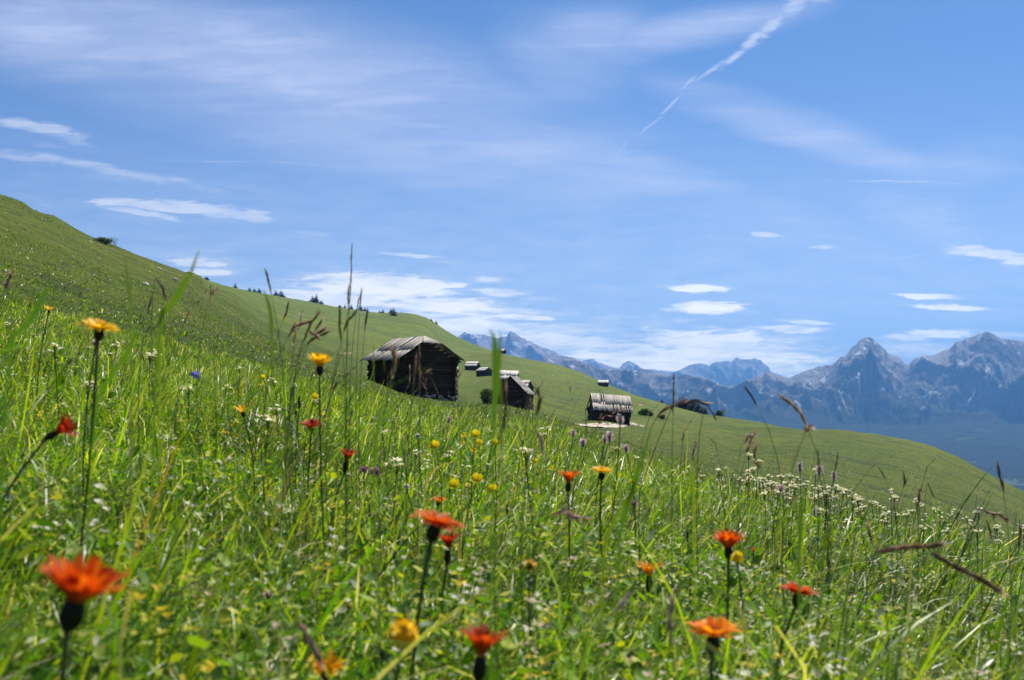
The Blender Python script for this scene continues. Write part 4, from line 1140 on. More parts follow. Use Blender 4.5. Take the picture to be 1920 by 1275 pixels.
blade([(1160, 1020), (1180, 940), (1200, 870), (1222, 806)], .52, .0050, (.08, .17, .02), 'tall green blade leaning right beside the small orange flower', 1145)
blade([(1130, 1050), (1160, 960), (1186, 920), (1192, 895)], .52, .0044, (.14, .21, .02), 'yellow tipped green blade next to the tall leaning one', 1120)
blade([(1300, 930), (1298, 890), (1292, 850)], .75, .0040, (.22, .30, .015), 'bright yellow-green blade standing in the white flower drift', 1310)
blade([(1500, 1000), (1502, 950), (1508, 905)], .62, .0050, (.08, .16, .02), 'dark green blade under the plantain heads', 1490)
blade([(1455, 1000), (1480, 960), (1495, 930), (1494, 912)], .66, .0044, (.13, .20, .05), 'pale green blade left of the dark one under the plantain heads', 1440)
blade([(1545, 1015), (1570, 985), (1585, 950)], .70, .0036, (.07, .12, .02), 'slanting dark blade right of the plantain heads', 1520)
blade([(1400, 1190), (1390, 1150), (1370, 1120), (1340, 1100)], .45, .0032, (.40, .36, .14), 'long straw blade arching left at the bottom right', 1430)
blade([(240, 1108), (330, 1100), (420, 1112), (480, 1128)], .42, .0032, (.38, .32, .14), 'long blurred straw blade arching right from behind the largest orange flower', 200)
blade([(870, 960), (920, 950), (980, 956), (1035, 962)], .75, .0026, (.45, .42, .22), 'pale arching blade right of the wide flat orange flower', 850)
blade([(800, 900), (840, 868), (910, 862), (960, 872)], .95, .0024, (.42, .32, .20), 'pinkish straw blade arching over the buttercups', 770)
blade([(1390, 1275), (1300, 1190), (1230, 1140), (1150, 1120)], .42, .0028, (.38, .40, .12), 'yellowish stalk crossing diagonally under the golden-orange flower', 1480)
blade([(700, 900), (706, 820), (712, 780), (722, 740)], .85, .0036, (.10, .20, .02), 'slanting green blade below the large hut', 690)
blade([(700, 650), (715, 645), (722, 700)], 1.0, .0020, (.14, .18, .04), 'fine bent blade left of the large hut', 706)
# a loose stand of unnamed taller blades and fine panicles along the crest
def crest_grass():
    n = 190
    a = NP.uniform(-30, 32, n); r = np.exp(NP.uniform(math.log(1.3), math.log(7), n))
    x = r * np.sin(np.radians(a)); y = r * np.cos(np.radians(a))
    ln = NP.uniform(.14, .30, n); p1 = blades('c', x, y, ln, NP.uniform(.0012, .0034, n) * (1 + r * .08), tint(pick(GREENS, n), x, y), 6, .22, .35)
    return p1
def panicles():
    m = MB()
    for k in range(38):
        a = rnd.uniform(-29, 30); r = math.exp(rnd.uniform(math.log(1.4), math.log(6.5)))
        x = r * math.sin(R(a)); y = r * math.cos(R(a)); z = gz(x, y) - .01
        h = rnd.uniform(.16, .30); dx_ = rnd.gauss(.05, .05)
        b0 = Vector((x, y, z)); t0 = b0 + Vector((dx_, rnd.gauss(0, .03), h))
        sp = along(b0, t0, (rnd.gauss(0, .015), 0, .02), 6)
        sc = rnd.choice([(.14, .16, .05), (.30, .27, .13), (.18, .13, .06)])
        m.tube(sp, .0005 + .0001 * r, 3, False, sc)
        e = t0 + Vector((dx_ * .6 + rnd.gauss(0, .012), rnd.gauss(0, .01), rnd.uniform(.02, .05)))
        spikelets(m, [t0 - (t0 - sp[-2]) * .3, t0, e], rnd.randint(12, 26), .008, .0024, rnd.choice([BRN, DRK, TAN, BRN]), rnd.choice([.15, .3, .7]))
    return m
combine('crest_grass', [crest_grass()], M_grass, 'loose stand of thin taller blades rising out of the foreground meadow', 'grass')
tag(panicles().build('grass_panicles', M_seed, None, smooth=True), 'many fine brown seeding grasses scattered through the foreground meadow', 'grass', kind='stuff')

# tiny stray florets, beyond counting
def florets():
    m = MB()
    for k in range(700):
        a = rnd.uniform(-31, 32); r = math.exp(rnd.uniform(math.log(.6), math.log(7)))
        x = r * math.sin(R(a)); y = r * math.cos(R(a)); z = gz(x, y) + rnd.uniform(.06, .13)
        c_ = rnd.choice([(.80, .62, .03), (.60, .58, .05), (.55, .60, .08), (.80, .78, .66), (.84, .82, .72), (.70, .56, .40), (.50, .56, .06)])
        s_ = rnd.uniform(.002, .0042)
        for q in range(rnd.randint(2, 5)):
            cc = Vector((x + rnd.gauss(0, s_ * 2), y + rnd.gauss(0, s_ * 2), z + rnd.gauss(0, s_ * 2)))
            for g in range(5):
                a2 = rnd.uniform(0, 6.3); d2 = Vector((math.cos(a2), math.sin(a2), rnd.uniform(-.3, .8))).normalized()
                m.ribbon([cc, cc + d2 * s_ * .8, cc + d2 * s_ * 1.2], [s_ * .3, s_ * .8, s_ * .3], d2.cross(Vector((0, 0, 1))).normalized(), c_, .1)
    return m
tag(florets().build('meadow_florets', M_petal, None, smooth=True), 'specks of tiny yellow, cream and pink florets scattered through the meadow grass', 'flowers', kind='stuff')

# ------------------------------------------------------------------ log huts
def wood_mat(name, lo, hi, sx, rough=.85, spec=.2, bd=.01):
    m, t, o = mat_new(name)
    tcn = t.new('ShaderNodeTexCoord'); a = t.new('ShaderNodeAttribute'); a.attribute_name = 'Col'
    n = t.noise(t.mapping(tcn.outputs['Object'], scale=sx), 3.0, 8, .7, .4)
    n2 = t.noise(tcn.outputs['Object'], 1.3, 5, .6)
    c = t.mix(t.ramp(n, .3, .7), lo, hi)
    c = t.mix(t.ramp(n2, .35, .7, 0, .45), c, tuple(v * .55 for v in hi))
    c = t.mix(1.0, c, a.outputs['Color'], 'MULTIPLY')
    b = principled(t, c, rough, spec)
    t.link(bump(t, n, bd, .8), b.inputs['Normal'])
    t.link(b.outputs[0], o.inputs[0]); return m
M_log = wood_mat('dark_logs', (.022, .015, .012), (.10, .062, .044), (1.2, 1.2, 12))
M_log2 = wood_mat('brown_logs', (.035, .026, .020), (.10, .075, .06), (1.2, 1.2, 12))
M_shingle = wood_mat('weathered_shingles', (.17, .155, .14), (.46, .43, .40), (5, 5, 1.5), .7, .3, .02)
M_shingle2 = wood_mat('pale_shingles', (.38, .36, .34), (.66, .64, .61), (5, 5, 1.5), .7, .3, .02)
M_stone = wood_mat('foundation_stone', (.16, .14, .12), (.42, .38, .34), (1, 1, 1), .9, .2, .03)

def hut(name, label, base, rz, L, W, hw, rise, over=.35, gover=.45, split=.5, shingle=M_shingle, logs=M_log, lod=2, courses=2, hip=False, tilt=(0, 0), bury=.5, group='log hay huts on the alpine pasture', door=False, stilt=.25, wl=None):
    """local frame: ridge along x (length L), width W along y, -y is the side slope the camera tends to see. hw wall height"""
    root = empty(name, base, rz); root.rotation_euler = (tilt[0], tilt[1], rz)
    yr = W * (split - .5); r_ = .11
    nl = max(3, int(hw / (r_ * 1.7))); dz_ = hw / nl
    def wallz(sgn_axis, pos, ln, nm):
        m = MB()
        zoff = 0 if sgn_axis == 'x' else dz_ / 2
        k0 = -int(bury / dz_)
        for k in range(k0, nl):
            z = stilt + (k + .5) * dz_ + zoff * .5
            e0 = ln / 2 + rnd.uniform(.14, .34) + (.25 if k > nl - 3 else 0) * (1 if sgn_axis == 'x' else 0); e1 = ln / 2 + rnd.uniform(.14, .34) + (.25 if k > nl - 3 else 0) * (1 if sgn_axis == 'x' else 0)
            j = rnd.uniform(-.025, .025); rr_ = dz_ * rnd.uniform(.52, .60)
            f_ = rnd.uniform(.55, 1.5); tn = (f_, f_ * rnd.uniform(.92, 1.0), f_ * rnd.uniform(.85, 1))
            if sgn_axis == 'x': pts = [(-e0, pos + j, z + j), (0, pos + rnd.uniform(-.02, .02), z), (e1, pos + j, z)]
            else: pts = [(pos + j, -e0, z), (pos + rnd.uniform(-.02, .02), 0, z), (pos + j, e1, z + j)]
            m.tube(pts, [rr_, rr_ * 1.03, rr_ * .97], 8 if lod > 1 else 6, True, tn)
        m.build(nm, logs, root, smooth=lod > 1)
    wallz('x', -W / 2, L, 'side_wall'); wallz('x', W / 2, L, 'side_wall')
    wallz('y', -L / 2, W, 'gable_wall'); wallz('y', L / 2, W, 'gable_wall')
    # gable triangles of logs
    ze = stilt + hw
    for sx_ in (-1, 1):
        m = MB(); ng = max(2, int(rise / dz_))
        for k in range(ng):
            t = (k + .5) / ng; z = ze + rise * t - .03
            y0 = -W / 2 + (yr + W / 2) * t; y1 = W / 2 + (yr - W / 2) * t
            f_ = rnd.uniform(.55, 1.4)
            m.tube([(sx_ * L / 2, y0 - .05, z), (sx_ * L / 2, y1 + .05, z)], rise / ng * .58, 8 if lod > 1 else 6, True, (f_, f_, f_ * .95))
        m.build('gable', logs, root, smooth=lod > 1)
    # roof: courses of split boards laid down the slope, ragged at their lower ends
    s0 = (rise) / (yr + W / 2); s1 = (rise) / (W / 2 - yr)
    ztop = ze + rise + .10
    for side, sl in ((-1, s0), (1, s1)):
        run = (yr + W / 2 if side < 0 else W / 2 - yr) + over
        m = MB(); x0, x1 = -L / 2 - gover, L / 2 + gover
        for c in range(courses):
            ta = c / courses; tb = (c + 1) / courses + (.10 if c < courses - 1 else 0)
            nb = int((x1 - x0) / (.15 if lod > 1 else .26)); bw = (x1 - x0) / nb
            for k in range(nb):
                if lod > 1 and rnd.random() < .035: continue
                xa = x0 + k * bw; w_ = bw * (rnd.uniform(.80, .97) if lod > 1 else rnd.uniform(.93, .99))
                e = rnd.uniform(-.16, .12) if c == courses - 1 else rnd.uniform(-.12, .08)
                da, db = run * ta - (.03 if c else 0), run * tb + e
                lift = .045 * (courses - c) + rnd.uniform(0, .035); th = .028
                sk = rnd.uniform(-.02, .02)
                xi = 0.0
                xa_top = xa
                if hip and side != 9 and xa + w_ > x1 - .75 and c == 0:
                    cut = (xa + w_ - (x1 - .75)) * 1.0
                    da = max(da, cut * .9)
                pts = []
                for (d, o_) in ((da, 0), (db, -.02)):
                    for (xx) in (xa_top, xa_top + w_):
                        for hh in (0, th):
                            pts.append(Vector((xx + (sk if d == db else 0), yr + side * d, ztop - sl * d + lift + hh + o_)))
                # order corners for hexa: bottom loop, top loop
                p = pts
                f_ = (rnd.choice([.5, .75, .85, 1.0, 1.1, 1.2]) if lod > 1 else rnd.uniform(.85, 1.15)) * rnd.uniform(.9, 1.08); tn = (f_, f_ * rnd.uniform(.97, 1.0), f_ * rnd.uniform(.93, 1.0))
                m.hexa([p[0], p[2], p[6], p[4], p[1], p[3], p[7], p[5]], tn)
        m.build('roof_slope', shingle, root)
    if hip:
        m = MB(); nb = 11; x1 = L / 2 + gover
        for k in range(nb):
            t0, t1 = k / nb, (k + .92) / nb
            yA, yB = -.72 + 1.5 * t0, -.72 + 1.5 * t1
            apex = Vector((x1 - .78, yr, ztop + .14))
            e = rnd.uniform(-.04, .06)
            q0 = Vector((x1 + .10 + e, yr + yA, ztop - .36)); q1 = Vector((x1 + .10 + e, yr + yB, ztop - .36))
            a0 = apex + Vector((0, (yA) * .04, 0)); a1 = apex + Vector((0, yB * .04, 0)); dn = Vector((0, 0, .03))
            f_ = rnd.uniform(.8, 1.25)
            m.hexa([a0, a1, q1, q0, a0 + dn, a1 + dn, q1 + dn, q0 + dn], (f_, f_, f_ * .96))
        m.build('hip_boards', shingle, root)
    # ridge and purlin ends
    m = MB()
    m.tube([(-L / 2 - gover * .8, yr, ztop - .04), (L / 2 + gover * .8 - (.6 if hip else 0), yr, ztop - .04)], .075, 6, True, (.8, .8, .8))
    for (yy, zz) in ((-W / 2, ze + .02), (W / 2, ze + .02)):
        m.tube([(-L / 2 - gover * .8, yy, zz), (L / 2 + gover * .8, yy, zz)], .09, 6, True, (.7, .7, .7))
    m.build('beam', logs, root)
    m = MB()
    for k in range(26 if lod > 1 else 10):
        e = rnd.choice([(rnd.uniform(-L / 2, L / 2), -W / 2), (rnd.uniform(-L / 2, L / 2), W / 2), (L / 2, rnd.uniform(-W / 2, W / 2)), (-L / 2, rnd.uniform(-W / 2, W / 2)), (L / 2, W / 2), (L / 2, -W / 2)])
        s_ = rnd.uniform(.10, .22); f_ = rnd.uniform(.6, 1.3)
        m.blob((e[0] + rnd.uniform(-.1, .1), e[1] + rnd.uniform(-.1, .1), rnd.uniform(-.35, stilt)), (s_, s_ * .8, s_ * .65), 6, 5, .22, (f_, f_, f_))
    if lod > 1:
        for k in range(22):
            q_ = rnd.random(); s_ = rnd.uniform(.09, .2); f_ = rnd.uniform(.9, 1.6)
            m.blob((L / 2 + rnd.uniform(.05, .3), W / 2 - q_ * q_ * W * .9, rnd.uniform(-.15, .3)), (s_, s_, s_ * .7), 6, 5, .25, (f_, f_ * .96, f_ * .9))
    tag(m.build('foundation_stones', M_stone, root), kind='stuff')
    if door:
        m = MB()
        for k in range(5): m.box((-.36 + k * .18, -W / 2 - .13, stilt + .85), (.165, .05, 1.5), None, .006, (1.3, 1.25, 1.2))
        m.build('door', logs, root)
    return tag(root, label, 'hut', group)

# large hut (gable turned to the viewer's right)
b = at_px(773, 68)
hut('log_hut', 'largest and nearest dark log hut with a two-course shingle roof, left of the middle', Vector((b.x, b.y, P3(0, 750, 68).z)), R(-52), 3.9, 4.1, 2.3, 1.15, .65, .5, .46, hip=True, tilt=(0, R(1.5)), bury=1.6, stilt=.55)
# hut to its right behind the tall blade
b = at_px(966, 130)
hut('log_hut', 'dark log hut whose grey roof slopes down to the right, behind the tall green blade', Vector((b.x - .1, b.y, P3(0, 757, 130).z)), R(78), 4.6, 3.6, 1.35, 1.75, .5, .4, .5, bury=1.0, stilt=.2)
b = at_px(950, 225)
hut('log_hut', 'pale-roofed hut directly above and behind the one with the right-sloping roof', Vector((b.x, b.y, P3(0, 724, 225).z)), R(-8), 4.3, 3.4, 1.5, 1.55, .5, .4, .5, shingle=M_shingle2, lod=1, tilt=(0, R(3)), bury=.8)
b = at_px(984, 185)
hut('log_hut', 'hut almost hidden behind the right-sloping roof, only its white roof corner shows', Vector((b.x, b.y, P3(0, 734, 185).z)), R(-30), 2.0, 1.8, .7, .9, .3, .2, .5, shingle=M_shingle2, lod=1, bury=.8)
b = at_px(908, 330)
hut('log_hut', 'small brown hut with a plain gable facing right, left of the tall green blade', Vector((b.x, b.y, b.z)), R(-40), 3.4, 3.3, 1.5, .85, .4, .3, .5, shingle=M_shingle2, logs=M_log2, lod=1, bury=.8)
b = at_px(886, 400)
hut('log_hut', 'farther small hut with a broad grey roof, above left of the brown hut', Vector((b.x, b.y, b.z)), R(-22), 4.6, 3.6, 1.4, 1.5, .5, .3, .5, shingle=M_shingle2, lod=1, tilt=(0, R(2)), bury=1.0)
b = at_px(943, 640)
hut('log_hut', 'tiny distant hut high on the pasture just under the mountain edge', Vector((b.x, b.y, b.z + .2)), R(-35), 2.6, 2.6, 1.3, 1.1, .4, .3, .5, shingle=M_shingle2, lod=1, courses=1)
b = at_px(853, 350)
hut('log_hut', 'tiny hut peeping out right behind the corner of the largest hut', Vector((b.x, b.y, b.z + .3)), R(60), 2.0, 1.4, .9, .7, .25, .2, .5, shingle=M_shingle2, lod=1, courses=1)
b = at_px(1141, 140)
hut('log_hut', 'lone log hut with a two-course grey roof standing beside the pale gravel patch', Vector((b.x, b.y, P3(0, 789, 140).z)), R(8), 4.75, 3.6, 1.45, 1.75, .55, .45, .5, tilt=(0, R(4.5)), bury=.9, stilt=.25)
b = at_px(1131, 450)
hut('log_hut', 'small distant hut with a bright white roof, above the lone hut by the gravel', Vector((b.x, b.y, b.z + .1)), R(-6), 4.1, 2.8, 1.3, 1.0, .45, .3, .5, shingle=M_shingle2, logs=M_log2, lod=1, courses=1, tilt=(0, R(1)))

# bleached pole beside the pale-roofed hut
m = MB(); b = at_px(986, 225)
m.tube([P3(974, 697, 226) - b, P3(986, 696.6, 226) - b, P3(998, 696.8, 226) - b], [.09, .08, .05], 6, True, (1.5, 1.45, 1.3))
tag(m.build('fence_rail', M_shingle2, None, b), 'pale wooden rail sticking out right of the pale-roofed hut', 'fence')

# ------------------------------------------------------------------ gravel and paths
def path_patch(poly_px, lab):
    """pale bare ground lying 4 mm and more above the turf, outlined by ground points"""
    mat = M_gravel
    pts = [(hit(a, b_, 90, 600)) for a, b_ in poly_px]
    cx_ = sum(p.x for p in pts) / len(pts); cy_ = sum(p.y for p in pts) / len(pts)
    # subdivide edges and fan with rings so that the sheet follows the ground
    ring = []
    for i in range(len(pts)):
        p, q = pts[i], pts[(i + 1) % len(pts)]
        for k in range(12):
            t = k / 12; ring.append((p.x + (q.x - p.x) * t + rnd.gauss(0, .07), p.y + (q.y - p.y) * t + rnd.gauss(0, .5)))
    vs = []; K = 6
    for j in range(K + 1):
        s_ = j / K
        for (x, y) in ring:
            xx = cx_ + (x - cx_) * s_; yy = cy_ + (y - cy_) * s_
            vs.append((xx, yy, gz(xx, yy) + .05))
    n = len(ring)
    fs = np.array([[j * n + i, j * n + (i + 1) % n, (j + 1) * n + (i + 1) % n, (j + 1) * n + i] for j in range(K) for i in range(n)])
    return tag(link('gravel_path', new_mesh('gravel_path', vs, fs, mat, smooth=True)), kind='structure')
def gravel_mat():
    m, t, o = mat_new('gravel'); g = t.new('ShaderNodeNewGeometry')
    n = t.noise(g.outputs['Position'], 3.0, 8, .7)
    b = principled(t, t.mix(t.ramp(n, .3, .7), (.40, .33, .26), (.62, .54, .46)), .9, .1)
    t.link(bump(t, n, .05), b.inputs['Normal']); t.link(b.outputs[0], o.inputs[0]); return m
M_gravel = gravel_mat()
path_patch([(1076, 795), (1100, 796), (1126, 794.5), (1160, 797), (1181, 799.5), (1160, 802), (1120, 801.5), (1095, 799)], '')
path_patch([(1172, 791.5), (1180, 791.5), (1195, 796), (1208, 799), (1196, 799.5), (1184, 797)], '')

def trail():
    m, t, o_ = mat_new('trodden_earth'); g = t.new('ShaderNodeNewGeometry')
    b_ = principled(t, t.mix(t.noise(g.outputs['Position'], 1.0, 6, .7), (.16, .13, .05), (.26, .20, .09)), .9, .1); t.link(b_.outputs[0], o_.inputs[0])
    cl = [hit(px_, py_, 120, 900) for px_, py_ in [(640, 664.5), (650, 662), (660, 660.5), (670, 659.3), (680, 658.5), (692, 658)]]
    vs = []; pts = pchip(np.linspace(0, 1, len(cl)), np.array([[p.x, p.y] for p in cl]), np.linspace(0, 1, 60))
    for x, y in pts:
        for k in (-1, -.33, .33, 1): vs.append((x, y + k * 1.6, gz(x, y + k * 1.6) + .06))
    fs = np.array([[i * 4 + j, (i + 1) * 4 + j, (i + 1) * 4 + j + 1, i * 4 + j + 1] for i in range(59) for j in range(3)])
    tag(link('path', new_mesh('path', vs, fs, m, smooth=True)), kind='structure')
trail()

# ------------------------------------------------------------------ trees
def conifer_meshes(seed, h=1.0):
    rs = random.Random(seed); t_ = MB(); c_ = MB()
    t_.tube([(0, 0, -.05), (rs.uniform(-.01, .01), 0, .5), (0, 0, .98)], [.022, .014, .003], 6, True, (.10, .075, .055))
    lv = 17
    for i in range(lv):
        z = .06 + .92 * i / lv; rr_ = .30 * (1 - i / lv) ** .85 + .015
        nb = max(5, int(13 * (1 - i / lv)) + 3)
        for k in range(nb):
            th = rs.uniform(0, 6.3); L = rr_ * rs.uniform(.65, 1.2)
            d = Vector((math.cos(th), math.sin(th), rs.uniform(-.35, .1))); s_ = Vector((-math.sin(th), math.cos(th), rs.uniform(-.3, .3)))
            f_ = rs.uniform(.6, 1.4); col_ = (.020 * f_, .038 * f_, .016 * f_)
            for q in range(5):
                u0 = q / 5; p = Vector((0, 0, z)) + d * L * (u0 + .05)
                w_ = L * .5 * rs.uniform(.6, 1.2)
                dd = (d + s_ * rs.uniform(-.8, .8) + Vector((0, 0, rs.uniform(-.4, .3)))).normalized()
                c_.ribbon([p, p + dd * w_ * .6, p + dd * w_ * 1.2], [w_ * .3, w_ * .55, w_ * .1], s_, col_, -.2)
    return t_.mesh('trunk', M_stem, True), c_.mesh('crown', M_leaf)
def bush_meshes(seed):
    rs = random.Random(seed); t_ = MB(); c_ = MB()
    for k in range(5):
        a = rs.uniform(0, 6.3)
        t_.tube([(0, 0, -.1), (math.cos(a) * .2, math.sin(a) * .2, .4), (math.cos(a) * .35, math.sin(a) * .35, .75)], [.03, .02, .008], 5, True, (.09, .07, .05))
    cl = [(rs.gauss(0, .30), rs.gauss(0, .25), rs.uniform(.08, .72), rs.uniform(.18, .32)) for _ in range(18)]
    for (x, y, z, r_) in cl:
        for q in range(110):
            d = Vector((rs.gauss(0, 1), rs.gauss(0, 1), rs.gauss(0, 1))).normalized(); p = Vector((x, y, z)) + d * r_ * rs.uniform(.5, 1.05)
            a = Vector((rs.gauss(0, 1), rs.gauss(0, 1), rs.gauss(0, 1))).normalized(); s_ = a.orthogonal().normalized(); w_ = rs.uniform(.03, .065); f_ = rs.uniform(.4, 1.7)
            c_.ribbon([p, p + a * w_, p + a * w_ * 2], [w_ * .3, w_, w_ * .2], s_, (.045 * f_, .095 * f_, .02 * f_), .2)
    return t_.mesh('trunk', M_stem, True), c_.mesh('crown', M_leaf)
CON = [conifer_meshes(s_) for s_ in (1, 2, 3, 4)]
BSH = [bush_meshes(s_) for s_ in (11, 12, 13)]
def tree(px, py, hpx, Y, label, kind='c', group=None, name=None, sx_=1.0, cat=None, k=0):
    """py is the foot of the tree in the photograph; hpx its height"""
    p = at_px(px, Y); h = hpx * (1.75 if kind == 'c' else 1.8) / F * Y
    root = empty(name or ('conifer_tree' if kind == 'c' else 'bush'), p, rnd.uniform(0, 6.3))
    tm, cm = (CON if kind == 'c' else BSH)[k % (4 if kind == 'c' else 3)]
    for nm, me_ in (('trunk', tm), ('crown', cm)):
        o = link(nm, me_, root); o.scale = (h * sx_, h * sx_, h)
    return tag(root, label, cat or ('tree' if kind == 'c' else 'bush'), group)
def skyY(px):
    return float(np.exp(FLY[int(np.argmax(np.where(mask, (GV + pv)[int(round((px - FPX[0]) / 4))], -9)))]))
GT = 'small conifers along the far ridge'
for i, (px, h, lb, sx_) in enumerate([
  (353, 3.5, 'tiny dark shrub on the near ridge behind the thin brown-tipped blade', 2.0), (387, 5, 'low dark shrub on the ridge line just right of the thick slanting blade', 2.2),
  (441, 7, 'first small conifer from the left on the far ridge, standing alone', 1.2), (468, 5, 'leftmost of three neighbouring ridge conifers', 1.4), (477, 6, 'middle of three neighbouring ridge conifers', 1.2), (486, 6.5, 'rightmost of three neighbouring ridge conifers', 1.2),
  (517, 7, 'left conifer of the ridge clump behind the straw coloured grass tip', 1.4), (527, 8, 'right paler conifer of the ridge clump behind the straw coloured grass tip', 1.5),
  (586, 8, 'left conifer of the ridge pair above the yellow flower', 1.2), (593, 11, 'taller right conifer of the ridge pair above the yellow flower', 1.1), (602, 4.5, 'low shrub right beside the ridge pair', 2.0),
  (637, 3, 'tiny bush on the ridge left of the tallest grass stem', 2.2), (647, 5, 'narrow ridge conifer just left of the tallest grass stem', .9), (659, 6.5, 'pointed ridge conifer just right of the tallest grass stem', 1.0),
  (676, 7, 'left bush-like conifer of the ridge clump behind the dark pointed spikes', 1.5), (684, 6, 'right bush-like conifer of the ridge clump behind the dark pointed spikes', 1.6), (712, 4, 'left of two tiny conifers near the hilltop', 1.2), (718, 5, 'right of two tiny conifers near the hilltop', 1.1),
  (733, 6, 'small conifer on the highest part of the far ridge', 1.1), (752, 4, 'thin tiny tree on the crest of the far hill', .7), (808, 3.5, 'tiny shrub on the falling edge of the far hill', 1.6), (818, 4.5, 'small conifer on the falling edge of the far hill', 1.2)]):
    Y = skyY(px) * (1.0 if px > 400 else .98)
    tree(px, 0, h, Y, lb, 'c', GT, None, sx_, k=i)
tree(738, 608, 10, 800, 'single round conifer standing in the open on the far hillside', 'c', None, None, 1.5, k=2)
GF = 'conifers beyond the right shoulder of the pasture'
p0 = [(1232, 5), (1241, 7), (1275, 12), (1281, 14), (1287, 13), (1293, 14), (1299, 15), (1305, 14), (1311, 13), (1317, 9), (1323, 9)]
ords = ['outer small', 'rounded dark', 'first', 'second', 'third', 'fourth', 'fifth', 'sixth', 'seventh', 'eighth', 'last']
for i, (px, h) in enumerate(p0):
    lb = 'smaller, left shrub-like tree on the pasture edge above the bush pair' if i == 0 else 'rounded dark tree on the pasture edge above the bush pair' if i == 1 else ords[i] + ' tree from the left in the dark conifer row under the arching panicle'
    Y = skyY(px) * 1.01
    tree(px, 0, h + (3 if i > 1 else 0), Y, lb, 'c', GF, None, 1.15, k=i)
tree(1350, 785, 8, skyY(1350) * 1.0, 'lone rounded shrub at the right end behind the conifer row', 'b', k=1)
tree(1207, 773, 10, 215, 'larger dark bush right of the lone hut by the gravel', 'b', None, None, .95, k=0)
tree(1220, 777, 6, 212, 'smaller bush touching the right side of the larger dark bush', 'b', None, None, 1.1, k=1)
tree(1241, 782, 5, 205, 'low round bush farther right under the arching panicle', 'b', None, None, 1.3, k=2)
p = at_px(912, 124); tree(913, 752, 17, 124, 'green leafy bush at the left wall of the hut with the right-sloping roof', 'b', None, None, .85, k=2)
tree(197, 462, 9, 84, 'low green bush on the skyline of the left hillside', 'b', None, None, 2.2, k=1)

# rocks
def rock(px, py, wpx, Y0, Y1, label):
    p = hit(px, py, Y0, Y1); s_ = wpx / F * p.y * .5
    m = MB(); f_ = rnd.uniform(.9, 1.4)
    m.blob((0, 0, 0), (s_, s_ * .8, s_ * .6), 9, 7, .2, (f_, f_, f_))
    m.blob((s_ * .6, -s_ * .2, -s_ * .1), (s_ * .5, s_ * .5, s_ * .4), 7, 6, .2, (f_ * .9, f_ * .9, f_ * .9))
    tag(m.build('rock', M_stone2, None, p), label, 'rock', 'pale rocks on the pasture')
M_stone2 = wood_mat('pale_limestone', (.34, .30, .27), (.62, .57, .53), (1, 1, 1), .9, .2, .03)
for (px, py, w_, a, b_, lb) in [(170, 448, 6, 60, 120, 'small pale rock left of the skyline bush'), (298, 505, 9, 60, 120, 'pale rock near the left skyline, right of the bush'), (272, 534, 14, 50, 120, 'broken pale rock in the middle of the left hillside'),
  (328, 524, 9, 50, 120, 'flat pale rock right of the broken rock'), (175, 517, 7, 30, 100, 'pinkish pale rock on the left hillside above the golden flower'), (186, 485, 5, 40, 110, 'tiny pale rock below the skyline bush'), (564, 594, 8, 200, 1200, 'white rock on the far slope above the yellow flower'),
  (535, 576, 3, 200, 1200, 'white speck of rock on the far slope, left of the white rock'), (1096, 733, 4, 200, 600, 'small pale rock right of the walking person'), (1076, 728, 4, 200, 600, 'small pale rock above the walking person'), (1232, 702 + 40, 3, 200, 600, 'tiny rock near the right pasture edge'),
  (889, 719, 6, 150, 400, 'flat grey rock in the pasture left of the tall green blade')]:
    rock(px, py, w_, a, b_, lb)

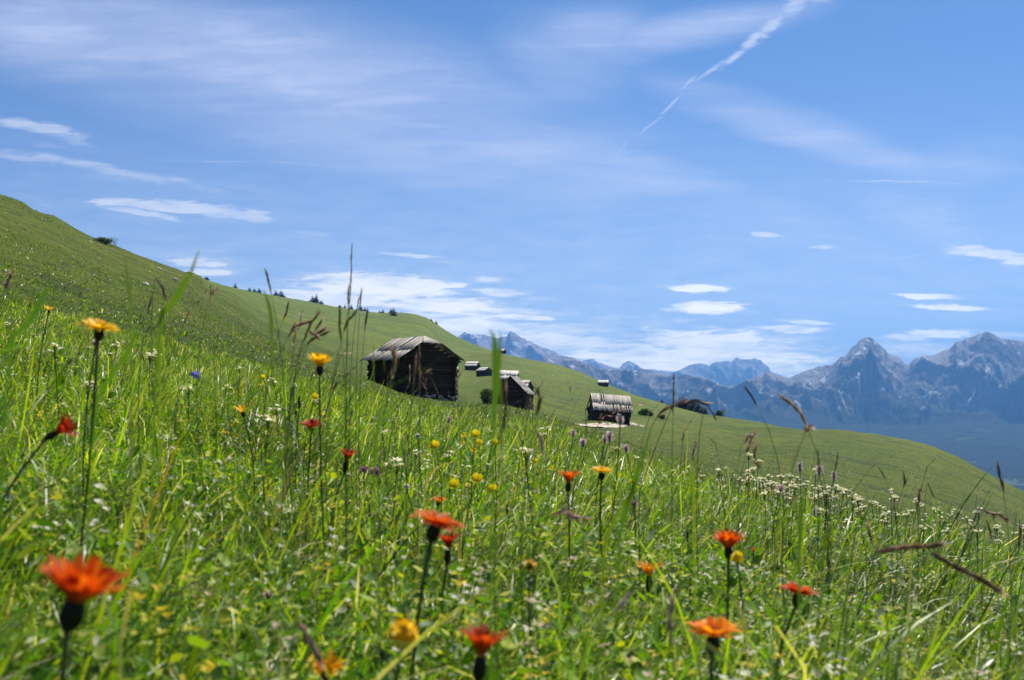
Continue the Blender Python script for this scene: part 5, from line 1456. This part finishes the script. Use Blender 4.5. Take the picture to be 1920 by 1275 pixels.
# ------------------------------------------------------------------ walker
def person():
    p = at_px(1069, 330); root = empty('person', p, R(200))
    me = bpy.data.meshes.new('body')
    J = [((0, 0, .95), .14), ((0, 0, 1.15), .13), ((0, .02, 1.40), .15), ((0, .03, 1.52), .06), ((0, .05, 1.60), .085), ((0, .05, 1.70), .095),
         ((.19, .02, 1.40), .06), ((.24, -.06, 1.13), .045), ((.23, .10, .92), .035), ((.23, .14, .85), .04),
         ((-.19, .02, 1.40), .06), ((-.24, .06, 1.13), .045), ((-.21, .24, .98), .035), ((-.21, .29, .94), .04),
         ((.09, 0, .88), .095), ((.10, .12, .50), .065), ((.10, .02, .10), .045), ((.10, .16, .04), .04),
         ((-.09, 0, .88), .095), ((-.10, -.08, .50), .065), ((-.10, -.26, .14), .045), ((-.10, -.14, .05), .04)]
    E = [(0, 1), (1, 2), (2, 3), (3, 4), (4, 5), (2, 6), (6, 7), (7, 8), (8, 9), (2, 10), (10, 11), (11, 12), (12, 13), (0, 14), (14, 15), (15, 16), (16, 17), (0, 18), (18, 19), (19, 20), (20, 21)]
    me.from_pydata([j[0] for j in J], E, []); me.materials.append(M_person)
    o = link('body', me, root)
    sm = o.modifiers.new('skin', 'SKIN'); ss = o.modifiers.new('sub', 'SUBSURF'); ss.levels = 1; ss.render_levels = 1
    for v, j in zip(me.skin_vertices[0].data, J): v.radius = (j[1], j[1])
    me.skin_vertices[0].data[0].use_root = True
    hm = MB(); hm.blob((0, .045, 1.73), (.10, .11, .09), 10, 7, 0, (.05, .035, .025)); hm.build('hair', M_cloth, root, smooth=True)
    jk = MB(); jk.tube([(0, 0, .90), (0, 0, 1.1), (0, .02, 1.35), (0, .03, 1.47)], [.175, .16, .19, .10], 12, True, (.42, .40, .38)); jk.build('jacket', M_cloth, root, smooth=True)
    bp = MB(); bp.blob((0, -.17, 1.25), (.15, .11, .23), 10, 8, .03, (.05, .05, .06)); bp.build('backpack', M_cloth, root, smooth=True)
    tag(root, 'distant person in dark trousers and a grey top walking across the pasture', 'person')
mp_, t_, o_ = mat_new('dark_trousers_and_skin')
g_ = t_.new('ShaderNodeTexCoord'); zz_ = t_.sep(g_.outputs['Object'])[2]
b_ = principled(t_, t_.mix(t_.math('GREATER_THAN', zz_, 1.5), (.03, .03, .04), (.50, .32, .24)), .8, .2); t_.link(b_.outputs[0], o_.inputs[0]); M_person = mp_
person()

# ------------------------------------------------------------------ haze
def haze():
    x0, x1, y0, y1, z0, z1 = -19500, 19500, -19500, 19500, -760, 1500
    v = [(x, y, z) for x in (x0, x1) for y in (y0, y1) for z in (z0, z1)]
    f = [(0, 1, 3, 2), (4, 6, 7, 5), (0, 4, 5, 1), (2, 3, 7, 6), (0, 2, 6, 4), (1, 5, 7, 3)]
    m, t, o = mat_new('haze_air')
    pvn = t.new('ShaderNodeVolumePrincipled')
    pvn.inputs['Color'].default_value = (0.16, 0.44, 1.0, 1)
    pvn.inputs['Density'].default_value = 7.6e-5
    pvn.inputs['Anisotropy'].default_value = 0.25
    t.link(pvn.outputs[0], o.inputs['Volume'])
    return tag(link('haze', new_mesh('haze', v, f, m)), 'thin blue haze filling the valley air before the mountains', 'haze', kind='stuff')
haze()
